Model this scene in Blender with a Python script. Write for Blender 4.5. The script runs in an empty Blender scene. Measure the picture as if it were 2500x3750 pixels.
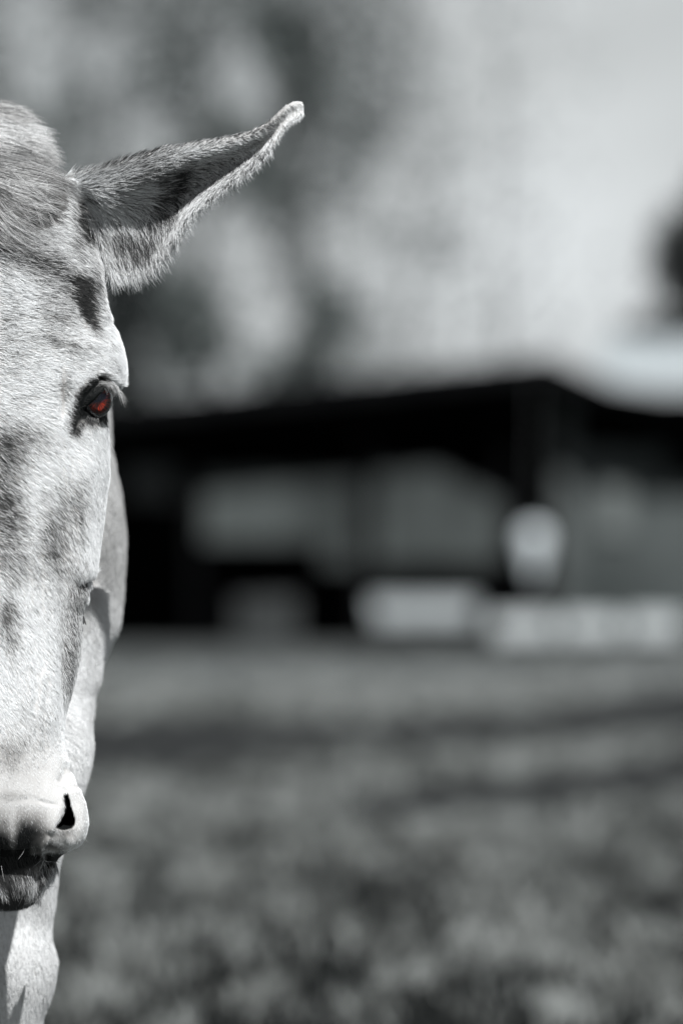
import bpy, bmesh, math, random
import numpy as np
from mathutils import Vector

random.seed(4)
RNG = np.random.default_rng(11)
R = math.radians
scn = bpy.context.scene
col = scn.collection

# ------------------------------------------------------------------ camera, sky, sun, exposure
S = 0.0002634            # metres per photo pixel on the focus plane (y = 0)
CAM_D = 6.0              # the camera stands six metres in front of the horse's face
CAM_H = 0.85
HORIZON = 2136.0         # photo row of the horizon

cam_data = bpy.data.cameras.new('camera')
cam = bpy.data.objects.new('camera', cam_data)
col.objects.link(cam)
cam.location = (0.0, -CAM_D, CAM_H)
cam.rotation_euler = (R(90), 0, 0)
cam_data.sensor_fit = 'VERTICAL'
cam_data.sensor_height = 36.0
cam_data.sensor_width = 24.0
cam_data.lens = 36.0 * CAM_D / (3750 * S)
cam_data.shift_y = (HORIZON - 1875.0) / 3750.0
cam_data.clip_start = 0.1
cam_data.clip_end = 3000.0
cam_data.dof.use_dof = True
cam_data.dof.focus_distance = CAM_D - 0.02
cam_data.dof.aperture_fstop = cam_data.lens / 53.0
cam_data.dof.aperture_blades = 0
scn.camera = cam

SUN_EL, SUN_AZ = R(49), R(18.5)
sun_dir = Vector((math.sin(SUN_AZ) * math.cos(SUN_EL), -math.cos(SUN_AZ) * math.cos(SUN_EL), math.sin(SUN_EL)))
world = bpy.data.worlds.new('World')
scn.world = world
world.use_nodes = True
wn = world.node_tree
bg = wn.nodes['Background']
sky = wn.nodes.new('ShaderNodeTexSky')
sky.sky_type = 'NISHITA'
sky.sun_disc = False
sky.sun_elevation = SUN_EL
sky.sun_rotation = math.pi - SUN_AZ
sky.air_density = 1.0
sky.dust_density = 1.5
grade = wn.nodes.new('ShaderNodeHueSaturation')     # the photograph is all but monochrome
grade.inputs['Saturation'].default_value = 0.3
wn.links.new(sky.outputs[0], grade.inputs['Color'])
wn.links.new(grade.outputs[0], bg.inputs['Color'])
bg.inputs['Strength'].default_value = 0.05

sun_data = bpy.data.lights.new('sun', 'SUN')
sun_data.energy = 5.0
sun_data.angle = R(0.5)
sun_data.color = (1.0, 0.996, 0.99)
sun = bpy.data.objects.new('sun', sun_data)
col.objects.link(sun)
sun.location = sun_dir * 50
sun.rotation_euler = sun_dir.to_track_quat('Z', 'Y').to_euler()

scn.render.engine = 'CYCLES'
scn.view_settings.view_transform = 'Standard'
scn.view_settings.look = 'None'
scn.view_settings.exposure = 0.36
scn.view_settings.gamma = 1.0
scn.view_settings.use_curve_mapping = False
scn.cycles.use_adaptive_sampling = False
scn.cycles.use_denoising = True
scn.cycles.denoiser = 'OPENIMAGEDENOISE'
scn.cycles.denoising_prefilter = 'ACCURATE'
scn.cycles.max_bounces = 5
scn.cycles.diffuse_bounces = 3
scn.cycles.glossy_bounces = 2
scn.cycles.transmission_bounces = 4
scn.cycles.transparent_max_bounces = 6
scn.cycles.caustics_reflective = False
scn.cycles.caustics_refractive = False
scn.cycles_curves.shape = 'RIBBONS'
scn.cycles_curves.subdivisions = 2
scn.render.filter_size = 1.2


# ------------------------------------------------------------------ helpers
def at(u, v, y):
    """The place in the world, y metres behind the focus plane, that stands at photo pixel (u, v)."""
    k = S * (CAM_D + y) / CAM_D
    return Vector(((u - 1250.0) * k, y, CAM_H + (HORIZON - v) * k))


def proj(p):
    k = S * (CAM_D + p[:, 1]) / CAM_D
    return 1250.0 + p[:, 0] / k, HORIZON - (p[:, 2] - CAM_H) / k


def tag(o, label=None, cat=None, group=None, kind=None):
    for k, v in (('label', label), ('category', cat), ('group', group), ('kind', kind)):
        if v:
            o[k] = v
    return o


def mesh_obj(name, verts, faces, mat, parent=None, smooth=False):
    me = bpy.data.meshes.new(name)
    me.from_pydata([tuple(v) for v in verts], [], [tuple(f) for f in faces])
    me.update()
    if smooth:
        me.shade_smooth()
    if mat:
        me.materials.append(mat)
    o = bpy.data.objects.new(name, me)
    col.objects.link(o)
    o.parent = parent
    return o


def empty(name, loc=(0, 0, 0), rz=0.0):
    o = bpy.data.objects.new(name, None)
    col.objects.link(o)
    o.location = loc
    o.rotation_euler = (0, 0, rz)
    o.empty_display_size = 0.2
    return o


def pchip(xs, ys, x):
    """Monotone cubic through the given points."""
    xs = np.asarray(xs, float); ys = np.asarray(ys, float); x = np.clip(np.asarray(x, float), xs[0], xs[-1])
    h = np.diff(xs); d = np.diff(ys) / h
    m = np.zeros_like(ys)
    for i in range(1, len(xs) - 1):
        if d[i - 1] * d[i] > 0:
            w1 = 2 * h[i] + h[i - 1]; w2 = h[i] + 2 * h[i - 1]
            m[i] = (w1 + w2) / (w1 / d[i - 1] + w2 / d[i])
    m[0] = d[0]; m[-1] = d[-1]
    k = np.clip(np.searchsorted(xs, x) - 1, 0, len(xs) - 2)
    t = (x - xs[k]) / h[k]
    return ((2 * t**3 - 3 * t**2 + 1) * ys[k] + (t**3 - 2 * t**2 + t) * h[k] * m[k]
            + (-2 * t**3 + 3 * t**2) * ys[k + 1] + (t**3 - t**2) * h[k] * m[k + 1])


def table(rows, x):
    """Columns of a table, each interpolated over its first column."""
    a = np.array(rows, float)
    return [pchip(a[:, 0], a[:, j], x) for j in range(1, a.shape[1])]


def sstep(a, b, x):
    t = np.clip((x - a) / (b - a), 0, 1)
    return t * t * (3 - 2 * t)


def vnoise(p, freq, seed=0):
    """Value noise in 0..1 at many points."""
    q = np.asarray(p, float) * freq + seed * 17.31
    i = np.floor(q).astype(np.int64); f = q - i
    f = f * f * (3 - 2 * f)

    def hsh(a, b, c):
        n = (a * 374761393 + b * 668265263 + c * 2147483647 + seed * 974711) & 0xffffffff
        n = ((n ^ (n >> 13)) * 1274126177) & 0xffffffff
        n = n ^ (n >> 16)
        return (n & 0xffff) / 65535.0
    out = 0
    for dx in (0, 1):
        for dy in (0, 1):
            for dz in (0, 1):
                w = ((f[:, 0] if dx else 1 - f[:, 0]) * (f[:, 1] if dy else 1 - f[:, 1]) * (f[:, 2] if dz else 1 - f[:, 2]))
                out = out + w * hsh(i[:, 0] + dx, i[:, 1] + dy, i[:, 2] + dz)
    return out


def fbm(p, freq, seed=0, octs=3):
    s, a, t = 0, 1.0, 0
    for k in range(octs):
        s = s + a * vnoise(p, freq * 2**k, seed + k); t += a; a *= 0.5
    return s / t


def seg_dist(u, v, path):
    """Distance of points (u, v) to a polyline, and the position along it in 0..1."""
    best = np.full(u.shape, 1e9); pos = np.zeros(u.shape); side = np.zeros(u.shape)
    n = len(path) - 1
    for i in range(n):
        (x0, y0), (x1, y1) = path[i][:2], path[i + 1][:2]
        dx, dy = x1 - x0, y1 - y0
        t = np.clip(((u - x0) * dx + (v - y0) * dy) / (dx * dx + dy * dy), 0, 1)
        d = np.hypot(u - x0 - t * dx, v - y0 - t * dy)
        m = d < best
        best = np.where(m, d, best); pos = np.where(m, (i + t) / n, pos)
    return best, pos


def poly_sd(u, v, poly):
    """Signed distance to a closed polygon, positive inside."""
    path = list(poly) + [poly[0]]
    d, _ = seg_dist(u, v, path)
    inside = np.zeros(u.shape, bool)
    for i in range(len(poly)):
        (x0, y0), (x1, y1) = path[i], path[i + 1]
        if y0 == y1:
            continue
        c = ((y0 > v) != (y1 > v)) & (u < (x1 - x0) * (v - y0) / (y1 - y0) + x0)
        inside ^= c
    return np.where(inside, d, -d)


class Geo:
    """Collects closed shapes."""
    def __init__(self):
        self.v = []; self.f = []

    def rings(self, rings, cap=True):
        b = len(self.v); n = len(rings[0])
        for r in rings:
            self.v.extend(tuple(p) for p in r)
        for i in range(len(rings) - 1):
            for j in range(n):
                k = (j + 1) % n
                self.f.append((b + i * n + j, b + i * n + k, b + (i + 1) * n + k, b + (i + 1) * n + j))
        if cap:
            self.f.append(tuple(b + j for j in reversed(range(n))))
            self.f.append(tuple(b + (len(rings) - 1) * n + j for j in range(n)))

    def tube(self, pts, rx, rz=None, up=(0, 0, 1), n=24, sub=6):
        """A tapered tube of oval section through the points."""
        pts = np.array(pts, float); rx = np.array(rx, float); rz = rx if rz is None else np.array(rz, float)
        x = np.arange(len(pts)); t = np.linspace(0, len(pts) - 1, (len(pts) - 1) * sub + 1)
        P = np.stack([pchip(x, pts[:, k], t) for k in range(3)], 1)
        A = pchip(x, rx, t); B = pchip(x, rz, t)
        T = np.gradient(P, axis=0); T /= np.linalg.norm(T, axis=1)[:, None]
        upv = np.array(up, float); rings = []
        ang = np.linspace(0, 2 * np.pi, n, endpoint=False)
        e0 = [0.0, 0.35, 0.7]; 
        for i in range(len(P)):
            sd = np.cross(T[i], upv); sd /= np.linalg.norm(sd) + 1e-9
            u2 = np.cross(sd, T[i])
            rings.append(P[i] + np.outer(np.cos(ang), sd) * A[i] + np.outer(np.sin(ang), u2) * B[i])
        def dome(ring, c, d):
            out = []
            for a in (0.35, 0.7, 0.92):
                k = math.sqrt(1 - a * a)
                out.append(c + (ring - c) * k + d * a)
            return out
        r0 = min(A[0], B[0]); r1 = min(A[-1], B[-1])
        pre = dome(rings[0], P[0], -T[0] * r0)[::-1]
        post = dome(rings[-1], P[-1], T[-1] * r1)
        self.rings(pre + rings + post)

    def box(self, lo, hi):
        b = len(self.v)
        for x in (lo[0], hi[0]):
            for y in (lo[1], hi[1]):
                for z in (lo[2], hi[2]):
                    self.v.append((x, y, z))
        for f in ((0, 1, 3, 2), (4, 6, 7, 5), (0, 4, 5, 1), (2, 3, 7, 6), (0, 2, 6, 4), (1, 5, 7, 3)):
            self.f.append(tuple(b + i for i in f))

    def build(self, name, mat, parent=None, smooth=False):
        return mesh_obj(name, self.v, self.f, mat, parent, smooth)


def principled(name, color=(0.5, 0.5, 0.5), rough=0.7, spec=0.3):
    m = bpy.data.materials.new(name)
    m.use_nodes = True
    b = m.node_tree.nodes['Principled BSDF']
    b.inputs['Base Color'].default_value = (*color, 1)
    b.inputs['Roughness'].default_value = rough
    b.inputs['Specular IOR Level'].default_value = spec
    return m


def cool(c):
    """The faint blue green cast of the whole photograph."""
    return (c[0] * .93, c[1], c[2] * 1.02)


def noisy(name, c0, c1, scale, rough=0.8, detail=4.0, bump=0.0, spec=0.2, stretch=(1, 1, 1)):
    """A matt surface whose colour wanders between two tones."""
    c0, c1 = cool(c0), cool(c1)
    m = principled(name, c0, rough, spec)
    nt = m.node_tree; b = nt.nodes['Principled BSDF']
    tc = nt.nodes.new('ShaderNodeTexCoord'); mp = nt.nodes.new('ShaderNodeMapping')
    mp.inputs['Scale'].default_value = stretch
    nz = nt.nodes.new('ShaderNodeTexNoise'); nz.inputs['Scale'].default_value = scale; nz.inputs['Detail'].default_value = detail
    rp = nt.nodes.new('ShaderNodeValToRGB')
    rp.color_ramp.elements[0].position = 0.35; rp.color_ramp.elements[1].position = 0.65
    rp.color_ramp.elements[0].color = (*c0, 1); rp.color_ramp.elements[1].color = (*c1, 1)
    nt.links.new(tc.outputs['Object'], mp.inputs[0]); nt.links.new(mp.outputs[0], nz.inputs['Vector'])
    nt.links.new(nz.outputs['Fac'], rp.inputs[0]); nt.links.new(rp.outputs[0], b.inputs['Base Color'])
    if bump:
        bp = nt.nodes.new('ShaderNodeBump'); bp.inputs['Strength'].default_value = bump
        nt.links.new(nz.outputs['Fac'], bp.inputs['Height']); nt.links.new(bp.outputs[0], b.inputs['Normal'])
    return m


def shade_mat(name, attr, dark, light, rough, spec):
    """Hair or hide whose colour runs from dark to light with the animal's own markings."""
    dark, light = cool(dark), (light[0] * .985, light[1], light[2] * 1.005)
    m = principled(name, light, rough, spec)
    nt = m.node_tree; b = nt.nodes['Principled BSDF']
    a = nt.nodes.new('ShaderNodeAttribute'); a.attribute_name = attr
    rp = nt.nodes.new('ShaderNodeValToRGB')
    rp.color_ramp.elements[0].color = (*dark, 1)
    rp.color_ramp.elements[1].color = (*light, 1)
    mid = rp.color_ramp.elements.new(0.5)
    mid.color = tuple(0.5 * (x + y) * k for x, y, k in zip(dark, light, (1.0, 0.985, 0.97))) + (1,)
    nt.links.new(a.outputs['Fac'], rp.inputs[0]); nt.links.new(rp.outputs[0], b.inputs['Base Color'])
    return m


def unit(x):
    return x / (np.linalg.norm(x, axis=1)[:, None] + 1e-12)


# ------------------------------------------------------------------ ground and pasture
ground_mat = noisy('pasture_turf', (0.10, 0.103, 0.10), (0.17, 0.169, 0.163), 0.35, detail=6.0, stretch=(1.0, .35, 1.0))
ground = mesh_obj('ground', [(-900, -60, 0), (900, -60, 0), (900, 1600, 0), (-900, 1600, 0)], [(0, 1, 2, 3)], ground_mat)
tag(ground, kind='structure')


def on_ground(u, v):
    """World x, y of the ground seen at a photo pixel."""
    D = CAM_H * CAM_D / ((v - HORIZON) * S)
    return (u - 1250) * S * D / CAM_D, D - CAM_D


band_mat = noisy('ground_shade', (0.006, 0.0065, 0.0065), (0.016, 0.0165, 0.016), 1.5, detail=5.0)  # near-black strips stand in for bands of shadow across the turf
SHADE_PATHS = ([(-1500, 2745, 96), (300, 2725, 94), (650, 2708, 84), (1000, 2694, 56), (1400, 2672, 38), (1600, 2662, 52), (1900, 2652, 50), (2200, 2620, 62), (2500, 2580, 72), (3400, 2545, 76)],
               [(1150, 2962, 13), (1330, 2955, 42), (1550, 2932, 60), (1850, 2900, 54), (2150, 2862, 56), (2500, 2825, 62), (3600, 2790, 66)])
for path in SHADE_PATHS:
    name = 'shade_band'
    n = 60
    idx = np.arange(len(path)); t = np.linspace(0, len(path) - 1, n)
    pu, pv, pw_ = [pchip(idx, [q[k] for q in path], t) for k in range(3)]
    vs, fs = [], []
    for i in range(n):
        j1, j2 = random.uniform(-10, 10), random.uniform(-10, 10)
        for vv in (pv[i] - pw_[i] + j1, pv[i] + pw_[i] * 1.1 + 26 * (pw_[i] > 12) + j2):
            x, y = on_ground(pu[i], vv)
            vs.append((x, y, .004 if path is SHADE_PATHS[0] else .008))
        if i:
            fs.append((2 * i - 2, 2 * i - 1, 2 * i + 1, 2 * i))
    tag(mesh_obj(name, vs, fs, band_mat), kind='structure')

yard_mat = noisy('trodden_earth', (.035, .037, .036), (.085, .086, .083), .5, detail=5.0)
vs, fs = [], []
for i in range(61):
    x_ = -16 + i * .5
    vs.extend([(x_, 50 + 9 * float(sstep(-6, 4, np.array(x_))) + random.uniform(-1, 1), .004), (x_, 84, .004)])
    if i:
        fs.append((2 * i - 2, 2 * i, 2 * i + 1, 2 * i - 1))
tag(mesh_obj('yard', vs, fs, yard_mat), kind='structure')
# grass: tufts of blades, thick near the camera
gv, gf, gt = [], [], []
rg = random.Random(7)


def tuft(x, y, hgt, wid, n, tone):
    for _ in range(n):
        a_ = rg.uniform(0, 6.283); r_ = wid * math.sqrt(rg.random())
        bx, by = x + math.cos(a_) * r_, y + math.sin(a_) * r_
        f_ = rg.uniform(0, 6.283); w_ = rg.uniform(.004, .010) * (1 + hgt * 4)
        lx, ly = rg.gauss(0, .35) * hgt, rg.gauss(0, .35) * hgt
        hh = hgt * rg.uniform(.5, 1.15); cx, sx_ = math.cos(f_) * w_, math.sin(f_) * w_
        b = len(gv)
        gv.extend([(bx - cx, by - sx_, 0), (bx + cx, by + sx_, 0), (bx + lx * .5 + cx * .6, by + ly * .5 + sx_ * .6, hh * .6), (bx + lx * .5 - cx * .6, by + ly * .5 - sx_ * .6, hh * .6), (bx + lx, by + ly, hh)])
        gf.extend([(b, b + 1, b + 2, b + 3), (b + 3, b + 2, b + 4)])
        t_ = min(1, max(0, tone + rg.gauss(0, .1)))
        gt.extend([t_] * 5)


pts = []
for _ in range(30000):
    vpx = 2136 + 1 / rg.uniform(1 / 1750.0, 1 / 420.0) if rg.random() < .75 else rg.uniform(2450, 3900)
    upx = rg.uniform(-500, 3000)
    pts.append((*on_ground(upx, vpx), upx, vpx))
P2 = np.array([(p[0], p[1], 0) for p in pts])
for _ in range(7000):
    x, y = rg.uniform(-7, 7), rg.uniform(-3, 34)
    D = y + CAM_D
    pts.append((x, y, 1250 + x / (S * D / CAM_D), HORIZON + CAM_H / (S * D / CAM_D)))
pu_, pv_ = np.array([p[2] for p in pts]), np.array([p[3] for p in pts])
on_band = np.zeros(len(pts), bool)
for path in SHADE_PATHS:
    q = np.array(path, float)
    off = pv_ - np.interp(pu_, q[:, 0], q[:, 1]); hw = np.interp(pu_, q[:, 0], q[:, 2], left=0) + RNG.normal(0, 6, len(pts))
    on_band |= (off > -hw) & (off < hw * 1.1 + 62 * (hw > 12))
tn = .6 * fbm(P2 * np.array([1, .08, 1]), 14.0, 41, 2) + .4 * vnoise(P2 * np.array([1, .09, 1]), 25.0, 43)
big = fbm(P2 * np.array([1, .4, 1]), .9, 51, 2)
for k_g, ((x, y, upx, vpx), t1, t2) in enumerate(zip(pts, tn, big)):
    if on_band[k_g]:
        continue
    D = y + CAM_D
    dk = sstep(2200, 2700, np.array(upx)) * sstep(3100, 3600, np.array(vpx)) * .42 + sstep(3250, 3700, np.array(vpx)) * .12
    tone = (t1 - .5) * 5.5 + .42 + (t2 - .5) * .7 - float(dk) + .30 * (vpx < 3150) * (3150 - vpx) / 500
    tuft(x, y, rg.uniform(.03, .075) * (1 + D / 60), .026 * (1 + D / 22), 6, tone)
for _ in range(3000):
    vpx = HORIZON + 1 / rg.uniform(1 / 1750.0, 1 / 620.0); upx = rg.uniform(-500, 3000)
    x, y = on_ground(upx, vpx)
    if any(-h_ < vpx - np.interp(upx, [q[0] for q in t_], [q[1] for q in t_]) < h_ * 1.1 + 70 * (h_ > 12) for t_ in SHADE_PATHS for h_ in [np.interp(upx, [q[0] for q in t_], [q[2] for q in t_], left=0)]):
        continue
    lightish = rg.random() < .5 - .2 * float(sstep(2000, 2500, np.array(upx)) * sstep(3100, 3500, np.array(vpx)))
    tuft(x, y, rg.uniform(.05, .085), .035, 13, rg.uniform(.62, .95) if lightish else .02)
grass = mesh_obj('grass', gv, gf, None)
grass.data.attributes.new('shade', 'FLOAT', 'POINT').data.foreach_set('value', np.array(gt, np.float32))
grass.data.materials.append(shade_mat('grass_blades', 'shade', (.006, .0072, .007), (.235, .246, .238), .6, .15))
tag(grass, kind='stuff')
# pale stones in the turf
stone_mat = noisy('pale_stone', (.42, .41, .40), (.55, .54, .52), 14)


def rock(name, c, r, seed, mat=stone_mat, squash=.6):
    bm = bmesh.new(); bmesh.ops.create_icosphere(bm, subdivisions=2, radius=1)
    cv = np.array([vv.co[:] for vv in bm.verts]); kx = .75 + .5 * vnoise(cv, 1.3, seed)
    for vv, k_ in zip(bm.verts, kx):
        vv.co = Vector((vv.co.x * r * k_, vv.co.y * r * k_, vv.co.z * r * squash * k_))
    m_ = bpy.data.meshes.new(name); bm.to_mesh(m_); bm.free(); m_.shade_smooth(); m_.materials.append(mat)
    o = bpy.data.objects.new(name, m_); col.objects.link(o); o.location = c
    return o


for k_, (u_, v_, r_, lb) in enumerate(((595, 2938, 62, 'pale stone in the grass just right of the horse muzzle'), (1222, 3175, 52, 'pale stone on the turf below the dark shade band, left of a pair'),
                                       (1395, 3150, 60, 'larger pale stone of the pair on the turf below the dark shade band'), (1452, 3285, 44, 'small pale stone lying nearest the camera on the turf'))):
    x_, y_ = on_ground(u_, v_ + 25)
    o_ = rock('stone', (x_, y_, .03), r_ * S * (y_ + CAM_D) / CAM_D * .62, 60 + k_, squash=.9)
    tag(o_, lb, 'stone', 'pale stones lying in the pasture')

# pale dry hillside far behind, lit from the front
hv, hf, ht = [], [], []
nx, ny = 90, 40
for j in range(ny + 1):
    y_ = 170 + 430 * (j / ny)
    for i in range(nx + 1):
        x_ = -330 + 660 * i / nx
        hv.append((x_, y_, 0)); 
        if i and j:
            b = j * (nx + 1) + i
            hf.append((b - nx - 2, b - nx - 1, b, b - 1))
hv = np.array(hv, float)
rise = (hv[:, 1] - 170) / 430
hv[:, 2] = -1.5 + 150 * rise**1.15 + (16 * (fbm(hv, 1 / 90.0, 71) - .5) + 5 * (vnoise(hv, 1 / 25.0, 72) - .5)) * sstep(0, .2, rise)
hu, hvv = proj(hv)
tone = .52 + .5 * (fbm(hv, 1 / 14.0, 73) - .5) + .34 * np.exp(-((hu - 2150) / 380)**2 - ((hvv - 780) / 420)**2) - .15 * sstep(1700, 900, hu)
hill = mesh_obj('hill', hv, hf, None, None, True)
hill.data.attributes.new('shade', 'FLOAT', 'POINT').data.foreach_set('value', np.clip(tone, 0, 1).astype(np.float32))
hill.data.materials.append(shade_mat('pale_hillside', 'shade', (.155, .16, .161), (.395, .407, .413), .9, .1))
tag(hill, kind='structure')

# ------------------------------------------------------------------ stable behind the pasture
YS = 76.0
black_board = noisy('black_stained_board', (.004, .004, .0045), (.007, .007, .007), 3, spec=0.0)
grey_board = noisy('weathered_board', (.014, .016, .0155), (.078, .083, .08), .8, stretch=(1, 1, .3))
dark_board = noisy('dark_board', (.03, .031, .031), (.055, .056, .055), 1.6)


def P3(u, v, y):
    return tuple(at(u, v, y))


def slab(g, poly, y0, y1):
    """A flat board cut to an outline given in photo pixels at its own distance y0, y1 - y0 thick."""
    b = len(g.v); n = len(poly)
    f = [at(u, v, y0) for u, v in poly]
    for p in f:
        g.v.append(tuple(p))
    for p in f:
        g.v.append((p.x, y1, p.z))
    g.f.append(tuple(b + i for i in range(n))); g.f.append(tuple(b + n + i for i in reversed(range(n))))
    for i in range(n):
        j = (i + 1) % n
        g.f.append((b + j, b + i, b + n + i, b + n + j))


def rect(u0, v0, u1, v1):
    return [(u0, v1), (u1, v1), (u1, v0), (u0, v0)]


def ground_v(y):
    return HORIZON + CAM_H / (S * (CAM_D + y) / CAM_D)


stable = empty('stable', at(1200, ground_v(YS + .9), YS + .9))
tag(stable, 'long dark open stable with a black overhanging roof behind the pasture', 'stable')


def spart(g, name, mat, parent=None, smooth=False):
    o = g.build(name, mat, None, smooth)
    o.parent = parent or stable
    o.matrix_parent_inverse = (parent or stable).matrix_world.inverted() if parent else stable.matrix_basis.inverted()
    return o


vg = ground_v(YS + .9)
EAVE = [(-900, 1560), (380, 1475), (1300, 1378), (2008, 1303), (2245, 1412), (2420, 1440), (3100, 1450)]
g = Geo()                                           # roof: sheets that fall to the back, with a deep fascia
n = len(EAVE)
for i in range(n - 1):
    (ua, va), (ub, vb) = EAVE[i], EAVE[i + 1]
    A, B = at(ua, va, YS), at(ub, vb, YS)
    b = len(g.v)
    for p in (A, B):
        g.v.extend([(p.x, YS, p.z), (p.x, YS, p.z - .26), (p.x, YS + 6.4, p.z - 1.0), (p.x, YS + 6.4, p.z - 1.2)])
    for q in ((0, 4, 6, 2), (1, 3, 7, 5), (0, 1, 5, 4), (2, 6, 7, 3), (0, 2, 3, 1), (4, 5, 7, 6)):
        g.f.append(tuple(b + k for k in q))
spart(g, 'roof', black_board)
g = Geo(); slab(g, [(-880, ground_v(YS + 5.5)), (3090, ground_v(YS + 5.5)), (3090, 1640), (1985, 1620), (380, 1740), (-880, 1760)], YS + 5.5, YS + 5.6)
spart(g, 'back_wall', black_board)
g = Geo(); x0 = at(-880, 0, YS + .9).x
g.box((x0 - .12, YS + .95, 0), (x0, YS + 5.45, 2.2)); spart(g, 'side_wall', black_board)
yf_ = YS + .85
for (u0, u1, v1_, m_, w_) in ((300, 335, 1640, dark_board, .05), (700, 735, 1600, black_board, .05), (1318, 1362, 1530, black_board, .06), (1835, 1865, 1500, black_board, .05), (2032, 2100, 1480, noisy('post_wood', (.05, .053, .052), (.08, .083, .081), 2), .09)):
    g = Geo(); slab(g, rect(u0, v1_, u1, vg), yf_, yf_ + .15); spart(g, 'post', m_)
# stall fronts of boards between the posts


def boards(u0, u1, v0, v1, nb, mat, y, name='stall_front', top=None):
    g = Geo(); st = (u1 - u0) / nb
    for i in range(nb):
        tv = v0 + (top(u0 + (i + .5) * st) if top else 0) + random.uniform(-6, 6)
        slab(g, rect(u0 + i * st + 1.5, tv, u0 + (i + 1) * st - 1.5, v1), y + random.uniform(0, .02), y + .05)
    return spart(g, name, mat)


boards(745, 1305, 1745, 1985, 14, grey_board, yf_ + .05)
boards(1180, 1305, 1990, 2075, 3, grey_board, yf_ + .05)
boards(1372, 1828, 1715, 2060, 11, grey_board, yf_ + .05, top=lambda u: max(0, u - 1600) * .55)
boards(450, 640, 1700, 1830, 5, dark_board, yf_ + .05)
boards(860, 1090, 2190, 2345, 6, dark_board, yf_ + .05, 'low_door')
boards(2090, 2440, 1650, 2330, 9, noisy('grey_wall_board', (.034, .038, .037), (.075, .080, .078), .8), yf_ + .05, 'wall_board')
boards(2440, 3050, 1770, 2330, 14, noisy('grey_wall_board', (.034, .038, .037), (.075, .080, .078), .8), yf_ + .05, 'wall_board')
g = Geo(); slab(g, rect(2195, 1760, 2300, 1960), yf_ - .03, yf_ + .02); spart(g, 'shutter', noisy('pale_shutter', (.10, .105, .10), (.13, .134, .13), 2))

# pale sheet roof over the right-hand end, set on its own rafters
lean = empty('metal_roof', at(2500, 1500, YS + .4))
tag(lean, 'pale sheet metal roof catching the sun above the right end of the dark stable', 'roof')
g = Geo(); nb = 26
for i in range(nb):
    u0 = 2205 + i * 34; u1 = u0 + 34
    lip = lambda u: 1322 + 88 * (1 - math.exp(-max(0, u - 2140) / 90.0)) + 4
    A = at(u0, lip(u0), YS - .25); B = at(u1, lip(u1), YS - .25)
    b = len(g.v); up = .015 if i % 2 else -.015
    for p in (A, B):
        zt = at(0, 1235, YS + 1.6).z + .0
        g.v.extend([(p.x, p.y, p.z + up), (p.x, YS + 1.6, zt + up), (p.x, p.y, p.z - .04 + up), (p.x, YS + 1.6, zt - .04 + up)])
    for q in ((0, 4, 5, 1), (2, 3, 7, 6), (0, 2, 6, 4), (1, 5, 7, 3), (0, 1, 3, 2), (4, 6, 7, 5)):
        g.f.append(tuple(b + k for k in q))
o_ = g.build('roof_sheet', noisy('pale_metal', (.29, .30, .305), (.35, .355, .36), .8, rough=.6)); o_.parent = lean; o_.matrix_parent_inverse = lean.matrix_basis.inverted()
# stove pipe
pipe = empty('stove_pipe', at(2012, 1400, YS + 1.2)); tag(pipe, 'dark stove pipe rising above the peak of the stable roof', 'stove pipe')
g = Geo(); p0 = at(2012, 1420, YS + 1.2); p1 = at(2012, 1190, YS + 1.2)
g.tube([tuple(p0), tuple((p0 + p1) / 2), tuple(p1)], [.17, .17, .17], n=14, sub=2)
o_ = g.build('flue', dark_board, None, True); o_.parent = pipe; o_.matrix_parent_inverse = pipe.matrix_basis.inverted()
g = Geo(); g.tube([tuple(p1 + Vector((0, 0, .12))), tuple(p1 + Vector((0, 0, .17))), tuple(p1 + Vector((0, 0, .22)))], [.27, .18, .06], n=14, sub=2)
o_ = g.build('cap', dark_board, None, True); o_.parent = pipe; o_.matrix_parent_inverse = pipe.matrix_basis.inverted()

# hay bag, trough, bales
white_cloth = noisy('pale_sackcloth', (.58, .59, .60), (.68, .685, .69), 9)
yb_ = YS - .35
top_ = at(1952, 1905, yb_); kk = S * (CAM_D + yb_) / CAM_D
hb = empty('hay_bag', top_); tag(hb, 'white bulging hay bag tapering downwards, hung in front of the dark stable', 'hay bag')
g = Geo()
prof = [(1925, 18), (1940, 38), (1965, 49), (1995, 48), (2030, 38), (2070, 27), (2105, 17), (2130, 7)]
ts = np.linspace(0, len(prof) - 1, 28); pz = pchip(np.arange(len(prof)), [p[0] for p in prof], ts); pr = pchip(np.arange(len(prof)), [p[1] for p in prof], ts)
rings = []
for z_, r_ in zip(pz, pr):
    c_ = at(1952, z_, yb_)
    rings.append([(c_.x + math.cos(q) * r_ * kk * (1 + .06 * math.sin(5 * q + z_ * .05)), c_.y + math.sin(q) * r_ * kk * .8, c_.z) for q in np.linspace(0, 6.2832, 20, endpoint=False)])
g.rings(rings)
o_ = g.build('sack', white_cloth, None, True); o_.parent = hb; o_.matrix_parent_inverse = hb.matrix_basis.inverted()
g = Geo(); g.tube([tuple(at(1952, 1925, yb_)), tuple(at(1956, 1700, yb_ + .2)), tuple(at(1960, 1368, YS + .05))], [.012, .012, .012], n=6, sub=4)
o_ = g.build('rope', dark_board, None); o_.parent = hb; o_.matrix_parent_inverse = hb.matrix_basis.inverted()

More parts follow.
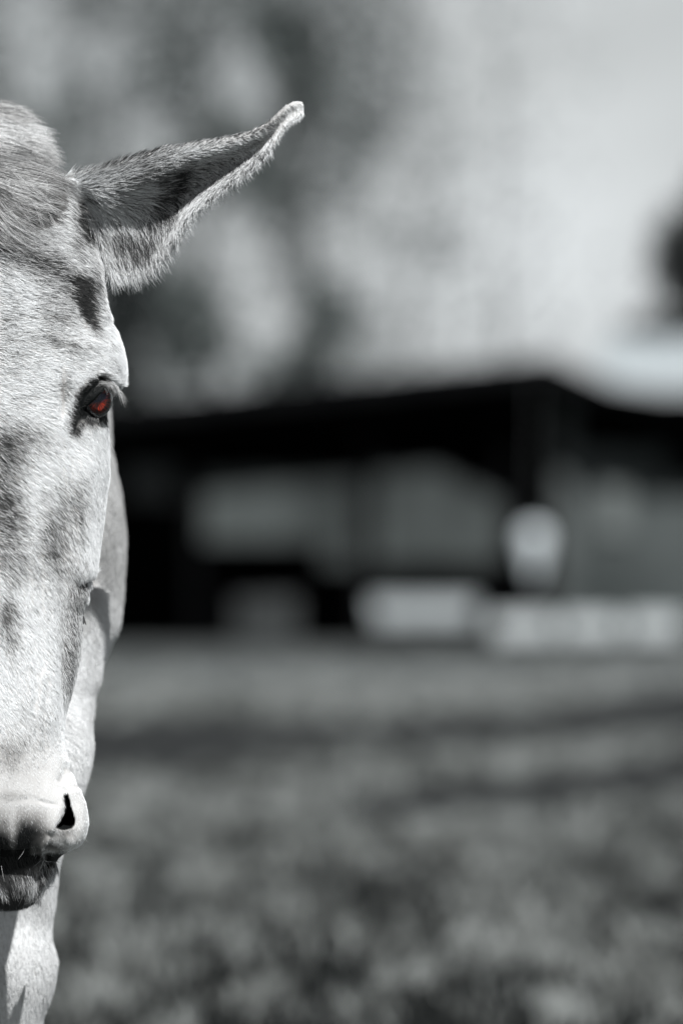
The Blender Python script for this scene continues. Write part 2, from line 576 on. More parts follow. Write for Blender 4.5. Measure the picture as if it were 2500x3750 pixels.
tr_ = empty('water_trough', at(1545, ground_v(YS - 1), YS - 1)); tag(tr_, 'long white water trough standing before the dark stable front', 'trough')
white_paint = noisy('white_plastic', (.48, .485, .485), (.55, .55, .55), 3, rough=.5)
g = Geo(); yt = YS - 1.0
c0, c1 = at(1355, 2192, yt), at(1745, 2278, yt)
ro, ri = [], []
for x_l, x_r, z_, dpt in ((c0.x + .06, c1.x - .06, c1.z, .24), (c0.x, c1.x, c0.z, .32)):
    ro.append([(x_l, yt - dpt, z_), (x_r, yt - dpt, z_), (x_r, yt + dpt, z_), (x_l, yt + dpt, z_)])
ri = [[(p[0] + (.05 if k in (0, 3) else -.05), p[1] + (.05 if k < 2 else -.05), p[2]) for k, p in enumerate(r)] for r in (ro[1], [(p[0], p[1], p[2] + .05) for p in ro[0]])]
g.rings([ro[0], ro[1], ri[0], ri[1]])
o_ = g.build('basin', white_paint); o_.parent = tr_; o_.matrix_parent_inverse = tr_.matrix_basis.inverted()
for fx in (.12, .5, .88):
    g = Geo(); xx = c0.x + (c1.x - c0.x) * fx
    g.box((xx - .06, yt - .2, 0), (xx + .06, yt + .2, c1.z - .002)); o_ = g.build('leg', dark_board); o_.parent = tr_; o_.matrix_parent_inverse = tr_.matrix_basis.inverted()

straw = noisy('pale_straw', (.42, .42, .418), (.55, .548, .542), 22, detail=6, bump=.4, stretch=(.3, 1, 3))
twine = principled('twine', (.2, .19, .18), .8)
PAL = .14
pal = empty('pallet', at(2150, ground_v(YS - 2), YS - 2)); pal.location.z = 0
tag(pal, 'low dark wooden pallet base carrying three straw bales before the stable', 'pallet')
xa, xb = at(1800, 2300, YS - 2).x - pal.location.x, at(2490, 2300, YS - 2).x - pal.location.x
for k_ in range(5):
    g = Geo(); yy = -.30 + k_ * .15
    g.box((xa, yy - .05, .105), (xb, yy + .05, PAL - .004)); g.build('board', dark_board, pal)
for k_ in range(5):
    g = Geo(); xx = xa + .05 + (xb - xa - .1) * k_ / 4
    g.box((xx - .05, -.34, 0), (xx + .05, .34, .104)); g.build('block', dark_board, pal)
for (u0, u1, v0, lb) in ((1800, 2022, 2252, 'pale straw bale under the hay bag, nearest the trough'), (2052, 2262, 2255, 'middle one of the three pale straw bales on the pallet'), (2292, 2492, 2250, 'pale straw bale at the right end of the row')):
    yb2 = YS - 2.0; gvv = ground_v(yb2)
    be = empty('straw_bale', at((u0 + u1) / 2, gvv, yb2)); tag(be, lb, 'straw bale', 'straw bales in front of the stable'); be.location.z = PAL
    p0, p1 = at(u0, gvv, yb2 - .2), at(u1, v0, yb2 - .2)
    bm = bmesh.new(); bmesh.ops.create_cube(bm, size=1)
    bmesh.ops.bevel(bm, geom=bm.edges[:], offset=.08, segments=2, affect='EDGES')
    m_ = bpy.data.meshes.new('straw'); bm.to_mesh(m_); bm.free(); m_.materials.append(straw)
    o_ = bpy.data.objects.new('straw', m_); col.objects.link(o_); o_.parent = be
    W_, H_ = p1.x - p0.x, p1.z - PAL
    o_.scale = (W_, .5, H_); o_.location = (0, 0, H_ / 2)
    for fx in (-.22, .22):
        g = Geo(); x_ = W_ * fx
        g.box((x_ - .008, -.256, .01), (x_ + .008, -.250, H_ - .01)); g.box((x_ - .008, -.256, H_ + .001), (x_ + .008, .256, H_ + .007))
        g.build('twine', twine, be)

# ------------------------------------------------------------------ trees behind the stable
leaf_mat = noisy('leaf', (.045, .05, .048), (.10, .108, .104), .9, rough=.5, spec=.3)
bark = noisy('bark', (.06, .06, .058), (.13, .128, .125), 6, bump=.5, stretch=(1, 1, .2))
LIGHT = [(140, 180, 120, 200, .5), (30, 60, 60, 120, .4), (400, 210, 80, 140, .35), (880, 300, 95, 130, .5), (510, 525, 110, 100, .5), (780, 870, 120, 160, .5), (950, 1100, 95, 160, .62), (780, 1405, 130, 75, .55),
         (1240, 880, 100, 120, .3), (1440, 690, 120, 130, .35), (1550, 1180, 110, 120, .3), (1370, 1010, 90, 90, .3), (300, 900, 60, 200, .2)]
DARK = [(1095, 270, 80, 120, .55), (830, 450, 65, 65, .4), (960, 660, 95, 80, .3), (705, 1220, 90, 170, .75), (480, 1060, 90, 110, .5), (260, 290, 60, 90, .2), (1210, 1160, 90, 90, .3), (1110, 1330, 100, 60, .3), (1000, 120, 100, 100, .25), (420, 1280, 60, 160, .4), (640, 640, 60, 60, .3)]


def cover(u, v):
    c = .68 - .20 * sstep(1250, 1650, u + .10 * (v - 700)) - .36 * sstep(1600, 2080, u - .25 * (v - 900)) - .6 * sstep(2000, 2150, u)
    for x, y, rx, ry, s in LIGHT:
        c = c - 1.05 * s * np.exp(-((u - x) / rx)**2 - ((v - y) / ry)**2)
    for x, y, rx, ry, s in DARK:
        c = c + s * np.exp(-((u - x) / rx)**2 - ((v - y) / ry)**2)
    for x, y, rx, ry, s in ((1690, 520, 70, 130, .16), (1620, 900, 90, 110, .14), (1720, 150, 120, 120, .12), (1330, 560, 60, 150, .15)):
        c = c + s * np.exp(-((u - x) / rx)**2 - ((v - y) / ry)**2)
    c = np.where(c > .25, .60 + (c - .60) * 1.9, c)
    return np.clip(c, .03 + .24 * sstep(1850, 1350, u), .975)


def leaves(us, vs, y0, dy, size, seed):
    """Leaf quads hung about photo points at distance y0."""
    r_ = np.random.default_rng(seed); n_ = len(us)
    ys = y0 + r_.normal(0, dy, n_)
    k = S * (CAM_D + y0) / CAM_D
    C = np.stack([(us - 1250) * k, ys, CAM_H + (HORIZON - vs) * k], 1)
    A = unit(r_.normal(0, 1, (n_, 3)) + np.array([0, 0, -.4])); B = unit(np.cross(A, r_.normal(0, 1, (n_, 3))))
    sz = size * r_.uniform(.7, 1.3, n_)[:, None]
    V = np.stack([C - A * sz, C + B * sz * .45, C + A * sz, C - B * sz * .45], 1).reshape(-1, 3)
    F = np.arange(n_ * 4).reshape(-1, 4)
    return V, F


TREES = [(60, 101, 'grey green tree far left behind the ear tuft, its crown thick above the stable'), (420, 104, 'leafy tree behind the horse ear with dark clumps low in its crown'),
         (760, 99, 'leafy tree under the ear tip with bright gaps through its crown'), (1130, 105, 'dark clumped tree beyond the ear tip, right of the other thick crowns'),
         (1500, 108, 'thin see-through tree rising over the middle of the stable'), (1830, 112, 'sparse pale tree nearest the bright open sky')]
cand = 120000
r_ = np.random.default_rng(5)
cu_, cvv = r_.uniform(-700, 2250, cand), r_.uniform(-500, 1640, cand)
A_leaf = .9 * .11**2 * .46; k100 = S * 108 / 6
full = (2950 * 2140 * k100 * k100)
cc = cover(cu_, cvv)
want = -np.log(1 - cc) * full / (A_leaf * cand)
keep = r_.random(cand) < want
cu_, cvv = cu_[keep], cvv[keep]
wob = 90 * (vnoise(np.stack([cu_, cvv, 0 * cu_], 1), 1 / 160, 9) - .5)
own = np.argmin(np.abs((cu_ + wob)[:, None] - np.array([t[0] for t in TREES])[None, :]), 1)
for k_, (u_, y_, lb) in enumerate(TREES):
    base = at(u_, ground_v(y_), y_); base.z = 0
    te = empty('leafy_tree', base); tag(te, lb, 'tree', 'trees behind the stable')
    m = own == k_
    V, F = leaves(cu_[m], cvv[m], y_, .9, .11, 70 + k_)
    o_ = mesh_obj('crown', V - np.array(base), F, leaf_mat, te); 
    g = Geo(); topz = at(u_, 200, y_).z
    tp = [(0, 0, 0), (.1, 0, topz * .35), (-.05, .1, topz * .7), (.1, 0, topz * 1.05)]
    rad_ = .16 if k_ < 4 else .08
    g.tube(tp, [rad_, rad_ * .8, rad_ * .5, rad_ * .2], n=10)
    o_ = g.build('trunk', bark, te, True)
    rb = random.Random(k_)
    for q in range(6):
        z0_ = topz * rb.uniform(.25, .75); ang_ = rb.uniform(0, 6.28); L_ = rb.uniform(.8, 1.5)
        g = Geo(); g.tube([(0.05, 0, z0_), (math.cos(ang_) * L_ * .5, math.sin(ang_) * L_ * .4, z0_ + L_ * .45), (math.cos(ang_) * L_, math.sin(ang_) * L_ * .7, z0_ + L_)], [rad_ * .4, rad_ * .25, rad_ * .1], n=7, sub=3)
        g.build('limb', bark, te, True)
# dark evergreen at the right edge, pale gap across it
y_ = 96.0
base = at(2560, ground_v(y_), y_); base.z = 0
te = empty('evergreen_tree', base); tag(te, 'dark dense evergreen at the right edge above the pale metal roof', 'tree')
r_ = np.random.default_rng(15)
uu, vv_ = [], []
for x, y, rx, ry, n_ in ((2510, 945, 92, 125, 3400), (2490, 1195, 130, 36, 1900), (2600, 1085, 110, 60, 600), (2590, 760, 60, 110, 500)):
    q = r_.normal(0, .55, (n_, 2)); uu.append(x + q[:, 0] * rx); vv_.append(y + q[:, 1] * ry)
V, F = leaves(np.concatenate(uu), np.concatenate(vv_), y_, .35, .10, 99)
mesh_obj('crown', V - np.array(base), F, noisy('dark_needles', (.02, .021, .021), (.04, .042, .04), 2), te)
g = Geo(); g.tube([(0, 0, 0), (.05, 0, 2), (.1, 0, at(2580, 800, y_).z)], [.13, .1, .03], n=10); g.build('trunk', bark, te, True)

# ------------------------------------------------------------------ the horse: one continuous body
XM = -1250.0 * S                                   # the middle of its face
HEAD = [  # v, right edge in the photo, front depth, depth of the widest place behind the front, whole depth, front and back roundness
    (590, 120, 190, 130, 330, 2.0, 2.0), (620, 200, 110, 170, 470, 2.0, 2.0), (660, 240, 30, 200, 560, 2.0, 2.0),
    (720, 268, -50, 220, 650, 2.1, 2.0), (850, 310, -130, 250, 780, 2.2, 2.0), (950, 350, -165, 260, 850, 2.2, 2.0),
    (1035, 370, -185, 262, 900, 2.2, 2.0), (1119, 383, -196, 262, 940, 2.2, 2.0), (1203, 420, -205, 262, 970, 2.2, 2.0),
    (1240, 433, -207, 262, 985, 2.2, 2.0), (1298, 446, -210, 262, 1000, 2.2, 2.0), (1345, 456, -212, 264, 1020, 2.2, 2.0),
    (1372, 458, -213, 266, 1030, 2.2, 2.0), (1400, 450, -214, 268, 1035, 2.2, 2.0), (1430, 432, -215, 270, 1040, 2.2, 2.0),
    (1465, 404, -216, 272, 1050, 2.2, 2.0), (1500, 391, -217, 274, 1060, 2.2, 2.0), (1560, 394, -218, 276, 1070, 2.2, 2.0),
    (1640, 397, -219, 278, 1080, 2.2, 2.0), (1736, 398, -221, 276, 1080, 2.2, 2.0), (1793, 390, -223, 272, 1070, 2.2, 2.0),
    (1900, 377, -227, 264, 1040, 2.2, 2.1), (2000, 362, -230, 252, 980, 2.25, 2.1), (2072, 351, -234, 242, 930, 2.3, 2.1),
    (2110, 340, -236, 236, 905, 2.3, 2.1), (2140, 327, -238, 230, 885, 2.35, 2.1), (2180, 325, -241, 224, 860, 2.35, 2.1),
    (2229, 306, -245, 216, 825, 2.4, 2.1), (2283, 301, -249, 208, 785, 2.4, 2.1), (2359, 296, -255, 196, 735, 2.4, 2.2),
    (2455, 282, -264, 184, 680, 2.4, 2.2), (2550, 263, -273, 174, 630, 2.35, 2.2), (2646, 245, -283, 166, 590, 2.3, 2.2),
    (2700, 239, -289, 162, 570, 2.2, 2.2), (2745, 241, -294, 160, 556, 2.1, 2.2), (2784, 252, -298, 158, 545, 2.05, 2.2),
    (2840, 270, -303, 158, 535, 2.0, 2.2), (2910, 295, -307, 162, 520, 2.1, 2.2), (2979, 317, -306, 168, 505, 2.2, 2.2),
    (3021, 320, -300, 170, 495, 2.3, 2.2), (3067, 312, -286, 168, 475, 2.3, 2.2), (3097, 286, -266, 160, 455, 2.3, 2.2),
    (3118, 250, -235, 150, 425, 2.3, 2.2), (3138, 216, -190, 140, 385, 2.3, 2.2), (3160, 202, -172, 135, 370, 2.3, 2.2),
    (3197, 191, -178, 132, 372, 2.3, 2.2), (3240, 172, -176, 126, 362, 2.3, 2.2), (3283, 138, -158, 112, 330, 2.2, 2.2),
    (3303, 112, -132, 96, 280, 2.1, 2.2), (3316, 80, -100, 78, 220, 2.0, 2.0), (3324, 40, -65, 55, 140, 2.0, 2.0)]
geo = Geo()


def head_rings():
    vs = np.concatenate([np.linspace(590, 2900, 300), np.linspace(2905, 3324, 110)])
    e, yf, fd, D, nf, nb = table(HEAD, vs)
    ang = np.linspace(0, 2 * np.pi, 160, endpoint=False)
    sn, cs = np.sin(ang), np.cos(ang)
    rings = []
    for i in range(len(vs)):
        yw = (yf[i] + fd[i]) * S
        w = (e[i] - 1250) * S * (CAM_D + yw) / CAM_D - XM
        z = CAM_H + (HORIZON - vs[i]) * S * (1 + (yw * 0.6) / CAM_D)
        front = cs > 0
        a = np.where(front, 2 / nf[i], 2 / nb[i])
        x = w * np.sign(sn) * np.abs(sn)**a
        cc = np.abs(cs)**a
        y = np.where(front, yf[i] + fd[i] * (1 - cc), yf[i] + fd[i] + (D[i] - fd[i]) * cc) * S
        rings.append(np.stack([XM + x, y, np.full_like(x, z)], 1))
    return rings


geo.rings(head_rings())

EAR = [  # top edge (u, v), lower edge (u, v), hollow depth, depth of the rims in the picture
    (170, 700, 250, 930, 0, 170, 190), (262, 632, 330, 955, 60, 150, 190), (340, 622, 415, 1005, 44, 120, 205), (450, 588, 520, 985, 66, 90, 215),
    (560, 556, 620, 905, 92, 70, 180), (680, 529, 705, 785, 130, 60, 130), (800, 508, 818, 690, 110, 60, 80),
    (900, 484, 920, 612, 75, 60, 55), (985, 441, 998, 535, 45, 62, 50), (1045, 388, 1056, 455, 20, 66, 54), (1082, 366, 1104, 422, 8, 70, 60), (1112, 374, 1118, 406, 2, 74, 70)]


def ear_rings(side):
    t = np.linspace(0, len(EAR) - 1, 90)
    idx = np.arange(len(EAR)); a = np.array(EAR, float)
    c = [pchip(idx, a[:, k], t) for k in range(7)]
    s = np.linspace(0, 1, 26)
    rings = []
    for i in range(len(t)):
        inner, outer = [], []
        th = 24 + 10 * math.sin(min(1, t[i] / 8) * math.pi)
        for q in s:
            u = c[0][i] * (1 - q) + c[2][i] * q; v = c[1][i] * (1 - q) + c[3][i] * q
            lip = max(0.0, min(1.0, (q - .20) / .80))
            y = -30 + c[5][i] * (1 - q) + c[6][i] * q + c[4][i] * (math.sin(math.pi * lip**0.8)**0.8) - min(1, t[i] / 2) * 18 * math.sin(math.pi * min(1, q / .40))
            inner.append(at(u, v, y * S))
            g = (0.5 - q) * 2
            u2 = u; v2 = v - 10 * g
            y2 = y + th
            outer.append(at(u2, v2, y2 * S))
        ring = inner + outer[::-1]
        if side < 0:
            ring = [Vector((2 * XM - p.x, p.y, p.z)) for p in ring][::-1]
        rings.append(ring)
    return rings


geo.rings(ear_rings(1)); geo.rings(ear_rings(-1))

# the neck rises behind the poll and runs back to the withers, out of the picture
geo.tube([at(10, 1100, .10), at(-75, 960, .22), at(-150, 905, .30), (-.56, .50, 1.17), (-.66, .72, 1.12), (-.78, .92, 1.08)],
         [.070, .082, .088, .105, .15, .20], [.10, .135, .15, .20, .26, .28], n=32)
CHEST = [  # v, right edge, left edge, front depth, back depth (metres)
    (1150, 230, -700, .40, .80), (1300, 320, -850, .34, .85), (1500, 375, -1000, .31, .9), (1586, 397, -1060, .30, .9), (1674, 421, -1100, .29, .9),
    (1766, 441, -1130, .285, .9), (1870, 457, -1150, .28, .9), (1965, 463, -1150, .28, .9), (2072, 460, -1150, .285, .9), (2168, 455, -1150, .29, .9),
    (2263, 446, -1140, .30, .88), (2313, 433, -1120, .31, .86), (2367, 413, -1100, .32, .84), (2428, 388, -1050, .34, .8), (2480, 350, -1000, .37, .76), (2540, 250, -900, .42, .7), (2580, 120, -800, .5, .62)]


CHEST = [(v_, r_ - 16, l_, f_ + .04, b_ + .04) for v_, r_, l_, f_, b_ in CHEST]


def chest_rings():
    vs = np.linspace(1150, 2580, 120)
    r, l, f, b = table(CHEST, vs)
    ang = np.linspace(0, 2 * np.pi, 80, endpoint=False); out = []
    for i in range(len(vs)):
        ys = f[i] + (b[i] - f[i]) * 0.33
        k = S * (CAM_D + ys) / CAM_D
        x0, x1 = (l[i] - 1250) * k, (r[i] - 1250) * k
        z = CAM_H + (HORIZON - vs[i]) * k
        c, s = np.cos(ang), np.sin(ang)
        a = 2 / 2.5
        x = (x0 + x1) / 2 + (x1 - x0) / 2 * np.sign(s) * np.abs(s)**a
        y = np.where(c > 0, ys - (ys - f[i]) * np.abs(c)**a, ys + (b[i] - ys) * np.abs(c)**a)
        out.append(np.stack([x, y, np.full_like(x, z)], 1))
    return out


geo.rings(chest_rings())
LEG = [  # v, right edge, left edge, half depth
    (2150, 380, -250, .10), (2300, 395, -240, .105), (2428, 378, -220, .105), (2490, 362, -200, .10), (2531, 347, -185, .098), (2589, 344, -160, .096), (2665, 338, -130, .093), (2776, 333, -115, .09),
    (2837, 321, -110, .086), (2918, 299, -105, .08), (3000, 270, -100, .074), (3136, 230, -95, .066), (3205, 215, -92, .062), (3330, 199, -90, .058),
    (3379, 191, -92, .056), (3429, 188, -98, .056), (3475, 200, -112, .058), (3529, 210, -122, .06), (3578, 204, -122, .06), (3628, 195, -112, .056), (3689, 172, -85, .05), (3750, 153, -60, .045),
    (3850, 140, -35, .04), (4000, 132, -25, .038), (4300, 132, -25, .038), (4520, 146, -38, .045), (4640, 158, -52, .05), (4760, 135, -30, .042), (4860, 150, -45, .046), (4960, 178, -75, .06), (5135, 205, -100, .072)]
LEG_Y = .27


def leg_rings(shift=0.0, dy=0.0, mirror=False):
    vs = np.linspace(2150, 5135, 170)
    r, l, d = table(LEG, vs)
    ang = np.linspace(0, 2 * np.pi, 48, endpoint=False); out = []
    for i in range(len(vs)):
        c, s = np.cos(ang), np.sin(ang)
        yl = LEG_Y + .12 * float(sstep(2950, 2350, vs[i])); k = S * (CAM_D + yl) / CAM_D
        x0, x1 = (l[i] - 1250) * k, (r[i] - 1250) * k
        if mirror:
            m = (40 - 1250) * k; x0, x1 = 2 * m - x1, 2 * m - x0
        x = (x0 + x1) / 2 + (x1 - x0) / 2 * s + shift
        y = yl + dy - d[i] * c + (0.05 if vs[i] > 4860 else 0) * (-1) * min(1, (vs[i] - 4860) / 200)
        out.append(np.stack([x, y, np.full_like(x, CAM_H + (HORIZON - vs[i]) * k)], 1))
    return out


geo.rings(leg_rings()); geo.rings(leg_rings(-.225, .16, True))
# barrel and quarters, off to the left behind the frame's edge
geo.tube([(-.46, .60, 1.0), (-.66, .86, .98), (-.98, 1.18, .98), (-1.30, 1.50, 1.02), (-1.52, 1.74, 1.07)],
         [.22, .27, .30, .275, .20], [.27, .33, .33, .30, .25], n=32)
for sx in (1, -1):
    hx, hy = -1.42 + sx * .13 * .72, 1.62 + sx * .13 * .7
    geo.tube([(hx, hy, 1.05), (hx + .03, hy - .06, .86), (hx - .05, hy + .07, .62), (hx - .10, hy + .13, .52), (hx - .05, hy + .07, .30), (hx - .035, hy + .05, .14), (hx, hy, .03)],
             [.17, .14, .075, .052, .034, .042, .06], n=20, up=(.3, 1, 0))

raw = geo.build('raw', None)
rm = raw.modifiers.new('r', 'REMESH'); rm.mode = 'VOXEL'; rm.voxel_size = 0.0034; rm.adaptivity = 0.0
dg = bpy.context.evaluated_depsgraph_get()
me = bpy.data.meshes.new_from_object(raw.evaluated_get(dg))
bpy.data.objects.remove(raw)


def get_co(me):
    a = np.empty(len(me.vertices) * 3, np.float32); me.vertices.foreach_get('co', a)
    return a.reshape(-1, 3).astype(float)


def set_co(me, co):
    me.vertices.foreach_set('co', co.astype(np.float32).ravel()); me.update()


def get_no(me):
    a = np.empty(len(me.vertices) * 3, np.float32); me.vertex_normals.foreach_get('vector', a)
    return a.reshape(-1, 3).astype(float)


def laplace(me, co, w, it):
    e = np.empty(len(me.edges) * 2, np.int32); me.edges.foreach_get('vertices', e); e = e.reshape(-1, 2)
    n = len(co); deg = np.bincount(e.ravel(), minlength=n).clip(1)[:, None]
    for _ in range(it):
        s = np.stack([np.bincount(e[:, 0], co[e[:, 1], k], n) + np.bincount(e[:, 1], co[e[:, 0], k], n) for k in range(3)], 1) / deg
        co = co + (s - co) * w[:, None]
    return co


def face_uv(p):
    """Photo pixel of a place on the face, the animal's right side folded on to its left."""
    q = p.copy(); q[:, 0] = XM + np.abs(p[:, 0] - XM)
    return proj(q)


co = get_co(me)
a, v = face_uv(co)
co = laplace(me, co, np.full(len(co), .5), 3)
back = sstep(.13, .24, co[:, 1])
temple = np.exp(-((a - 290) / 70)**2 - ((v - 850) / 170)**2)
co = laplace(me, co, np.clip(back + temple, 0, 1) * .6, 14)
set_co(me, co)
co = co + get_no(me) * (back * (.007 * (fbm(co, 9, 61, 2) - .5) + .003 * (vnoise(co, 34, 66) - .5)))[:, None]
set_co(me, co)

EYE_V, EYE_U, EYE_R = 1463.0, 340.0, 72.0
EYE_Y = -52.0 * S
eye_c = at(EYE_U, EYE_V, EYE_Y)
ER = EYE_R * S
# finer mesh where the eye, the nostril and the lips are
bm = bmesh.new(); bm.from_mesh(me)
fine = []
for f in bm.faces:
    c = f.calc_center_median()
    if c.y > .14 or c.z > 1.12 or c.z < .5:
        continue
    x = abs(c.x - XM)
    k = S * (CAM_D + c.y) / CAM_D
    fu = 1250 + (XM + x) / k; fv = HORIZON - (c.z - CAM_H) / k
    if (200 < fu < 520 and 1290 < fv < 1640) or (140 < fu < 350 and 2830 < fv < 3140) or (fv > 3050 and fu < 260):
        fine.append(f)
ed = list({e for f in fine for e in f.edges})
bmesh.ops.subdivide_edges(bm, edges=ed, cuts=2, use_grid_fill=True)
bm.to_mesh(me); bm.free()
co = get_co(me); a, v = face_uv(co)
wfine = ((a > 190) & (a < 530) & (v > 1280) & (v < 1650) | (v > 2820) & (v < 3340) & (a < 360)) & (co[:, 1] < .16)
co = laplace(me, co, wfine * .5, 4)
set_co(me, co)
no = get_no(me)
a, v = face_uv(co)
front = sstep(.24, .10, co[:, 1]) * (no[:, 1] < .6)
h = np.zeros(len(co))


def G(u0, v0, ru, rv, ang=0.0):
    ca, sa = math.cos(R(ang)), math.sin(R(ang))
    du, dv = a - u0, v - v0
    x = du * ca + dv * sa; y = -du * sa + dv * ca
    return np.exp(-(x / ru)**2 - (y / rv)**2)


def ridge(path, width, fade=.15):
    d, t = seg_dist(a, v, path)
    return np.exp(-(d / width)**2) * sstep(0, fade, t) * sstep(1, 1 - fade, t)


h += 14 * G(395, 1320, 60, 70) + 10 * G(300, 1270, 70, 50)
h -= 15 * ridge([(248, 1000), (262, 1080), (300, 1140), (335, 1190)], 26)
h += 10 * ridge([(300, 960), (345, 1080), (385, 1180)], 26)
h -= 10 * G(225, 1420, 24, 110)
h *= 1.2
h += 15 * ridge([(310, 1620), (318, 1850), (310, 2050), (300, 2140)], 36)
h -= 16 * G(240, 2000, 36, 260)
h += 13 * ridge([(150, 1850), (180, 2150), (192, 2450), (196, 2720)], 26)
h -= 18 * G(240, 2480, 26, 210) + 7 * G(262, 2300, 26, 120)
for pth, hh, ww in (([(262, 1700), (285, 1900), (282, 2050), (292, 2170)], 7, 9), ([(120, 1950), (132, 2090), (125, 2250)], 6, 10), ([(165, 2420), (140, 2600), (150, 2760)], 6, 9),
                    ([(232, 1640), (250, 1760), (262, 1850)], 4, 9), ([(96, 2300), (112, 2480), (100, 2640)], 5, 12)):
    h += 1.5 * hh * ridge(pth, ww)
# skin folds over the eye and beside it
h -= 17 * ridge([(356, 1372), (372, 1394), (406, 1402), (442, 1424), (470, 1446)], 9, .12)
h += 7 * ridge([(350, 1352), (380, 1370), (405, 1380), (428, 1388)], 16, .2)
h -= 6 * ridge([(222, 1400), (232, 1470), (228, 1530)], 10)
h -= 8 * ridge([(262, 1575), (290, 1535), (318, 1528)], 9, .2)
# the nick in the cheek and the hollow under it
h -= 20 * ridge([(290, 2146), (305, 2132), (325, 2116), (345, 2105)], 8, .08)
h += 2 * G(315, 2085, 36, 22)
# nostril wings, upper lip, corner of the mouth, lower lip
h += 12 * ridge([(262, 2880), (292, 2940), (302, 3010), (278, 3075), (235, 3085)], 22, .1)
h += 12 * ridge([(228, 2890), (222, 2950), (200, 3005), (180, 3060)], 18, .15)
h -= 12 * ridge([(262, 2790), (240, 2840), (222, 2875)], 18, .2)
h -= 4 * ridge([(40, 2935), (110, 2922), (175, 2942), (215, 2948)], 7, .2)
h += 9 * ridge([(185, 3060), (160, 3095), (140, 3125)], 9, .2)
h -= 16 * ridge([(168, 3092), (192, 3112), (225, 3122)], 9, .2)
h -= 9 * G(0, 3050, 10, 70)
h -= 34 * ridge([(0, 3132), (70, 3132), (138, 3122), (150, 3128)], 13, .02)
h -= 22 * ridge([(172, 3118), (182, 3170), (160, 3235), (135, 3275)], 13, .15)
h += 10 * ridge([(158, 3128), (162, 3170), (148, 3225)], 10, .15)
h += 14 * ridge([(205, 3145), (190, 3190), (166, 3236), (156, 3256)], 7, .2)
h += 4 * G(60, 3225, 80, 50)
co = co + no * (h * front * S)[:, None]
# pit of the nostril
NOSE = [(238, 2910), (247, 2908), (254, 2930), (262, 2965), (274, 3000), (272, 3020), (262, 3032), (236, 3038), (214, 3034), (207, 3028), (222, 3008), (237, 2980), (242, 2950), (235, 2925)]
a, v = face_uv(co)
sd_n = poly_sd(a, v, NOSE)
pit = sstep(-5, 24, sd_n) * (co[:, 1] < .06)
sgn = np.sign(co[:, 0] - XM)
co[:, 1] += pit * 170 * S; co[:, 2] += pit * 4 * S; co[:, 0] -= sgn * pit * 10 * S
# eyelids close round the eyeball
FISS = [(303, 1512), (312, 1494), (328, 1480), (346, 1463), (365, 1442), (382, 1428), (402, 1421), (425, 1428), (470, 1440), (480, 1500), (398, 1505), (386, 1514), (370, 1525), (354, 1527), (336, 1520), (318, 1515)]
a, v = face_uv(co)
q = co.copy(); q[:, 0] = XM + np.abs(co[:, 0] - XM)
rel = q - np.array(eye_c); dist = np.linalg.norm(rel, axis=1) + 1e-9
sd_e = poly_sd(a, v, FISS)
near = sstep(2.3 * ER, 1.35 * ER, dist) * (rel[:, 1] < .75 * ER)
lid = sstep(-34, -4, sd_e) * near
inside = sstep(-2, 4, sd_e) * near
tgt = np.where(sd_e > 0, ER * .80, ER + (9 - 0.0 * sd_e) * S)
newd = dist * (1 - lid) + (ER + 9 * S + 12 * S * sstep(1478, 1440, v) + np.clip(-sd_e, 0, 40) * .16 * S) * lid
newd = newd * (1 - inside) + ER * .48 * inside
q2 = np.array(eye_c) + rel / dist[:, None] * newd[:, None]
q2[:, 0] = np.where(sgn >= 0, q2[:, 0], 2 * XM - q2[:, 0])
m = near > 0
co[m] = q2[m]
set_co(me, co)
me.shade_smooth()
horse = bpy.data.objects.new('horse', me)
col.objects.link(horse)
tag(horse, 'pale grey horse facing the camera with its ear held out sideways', 'horse')


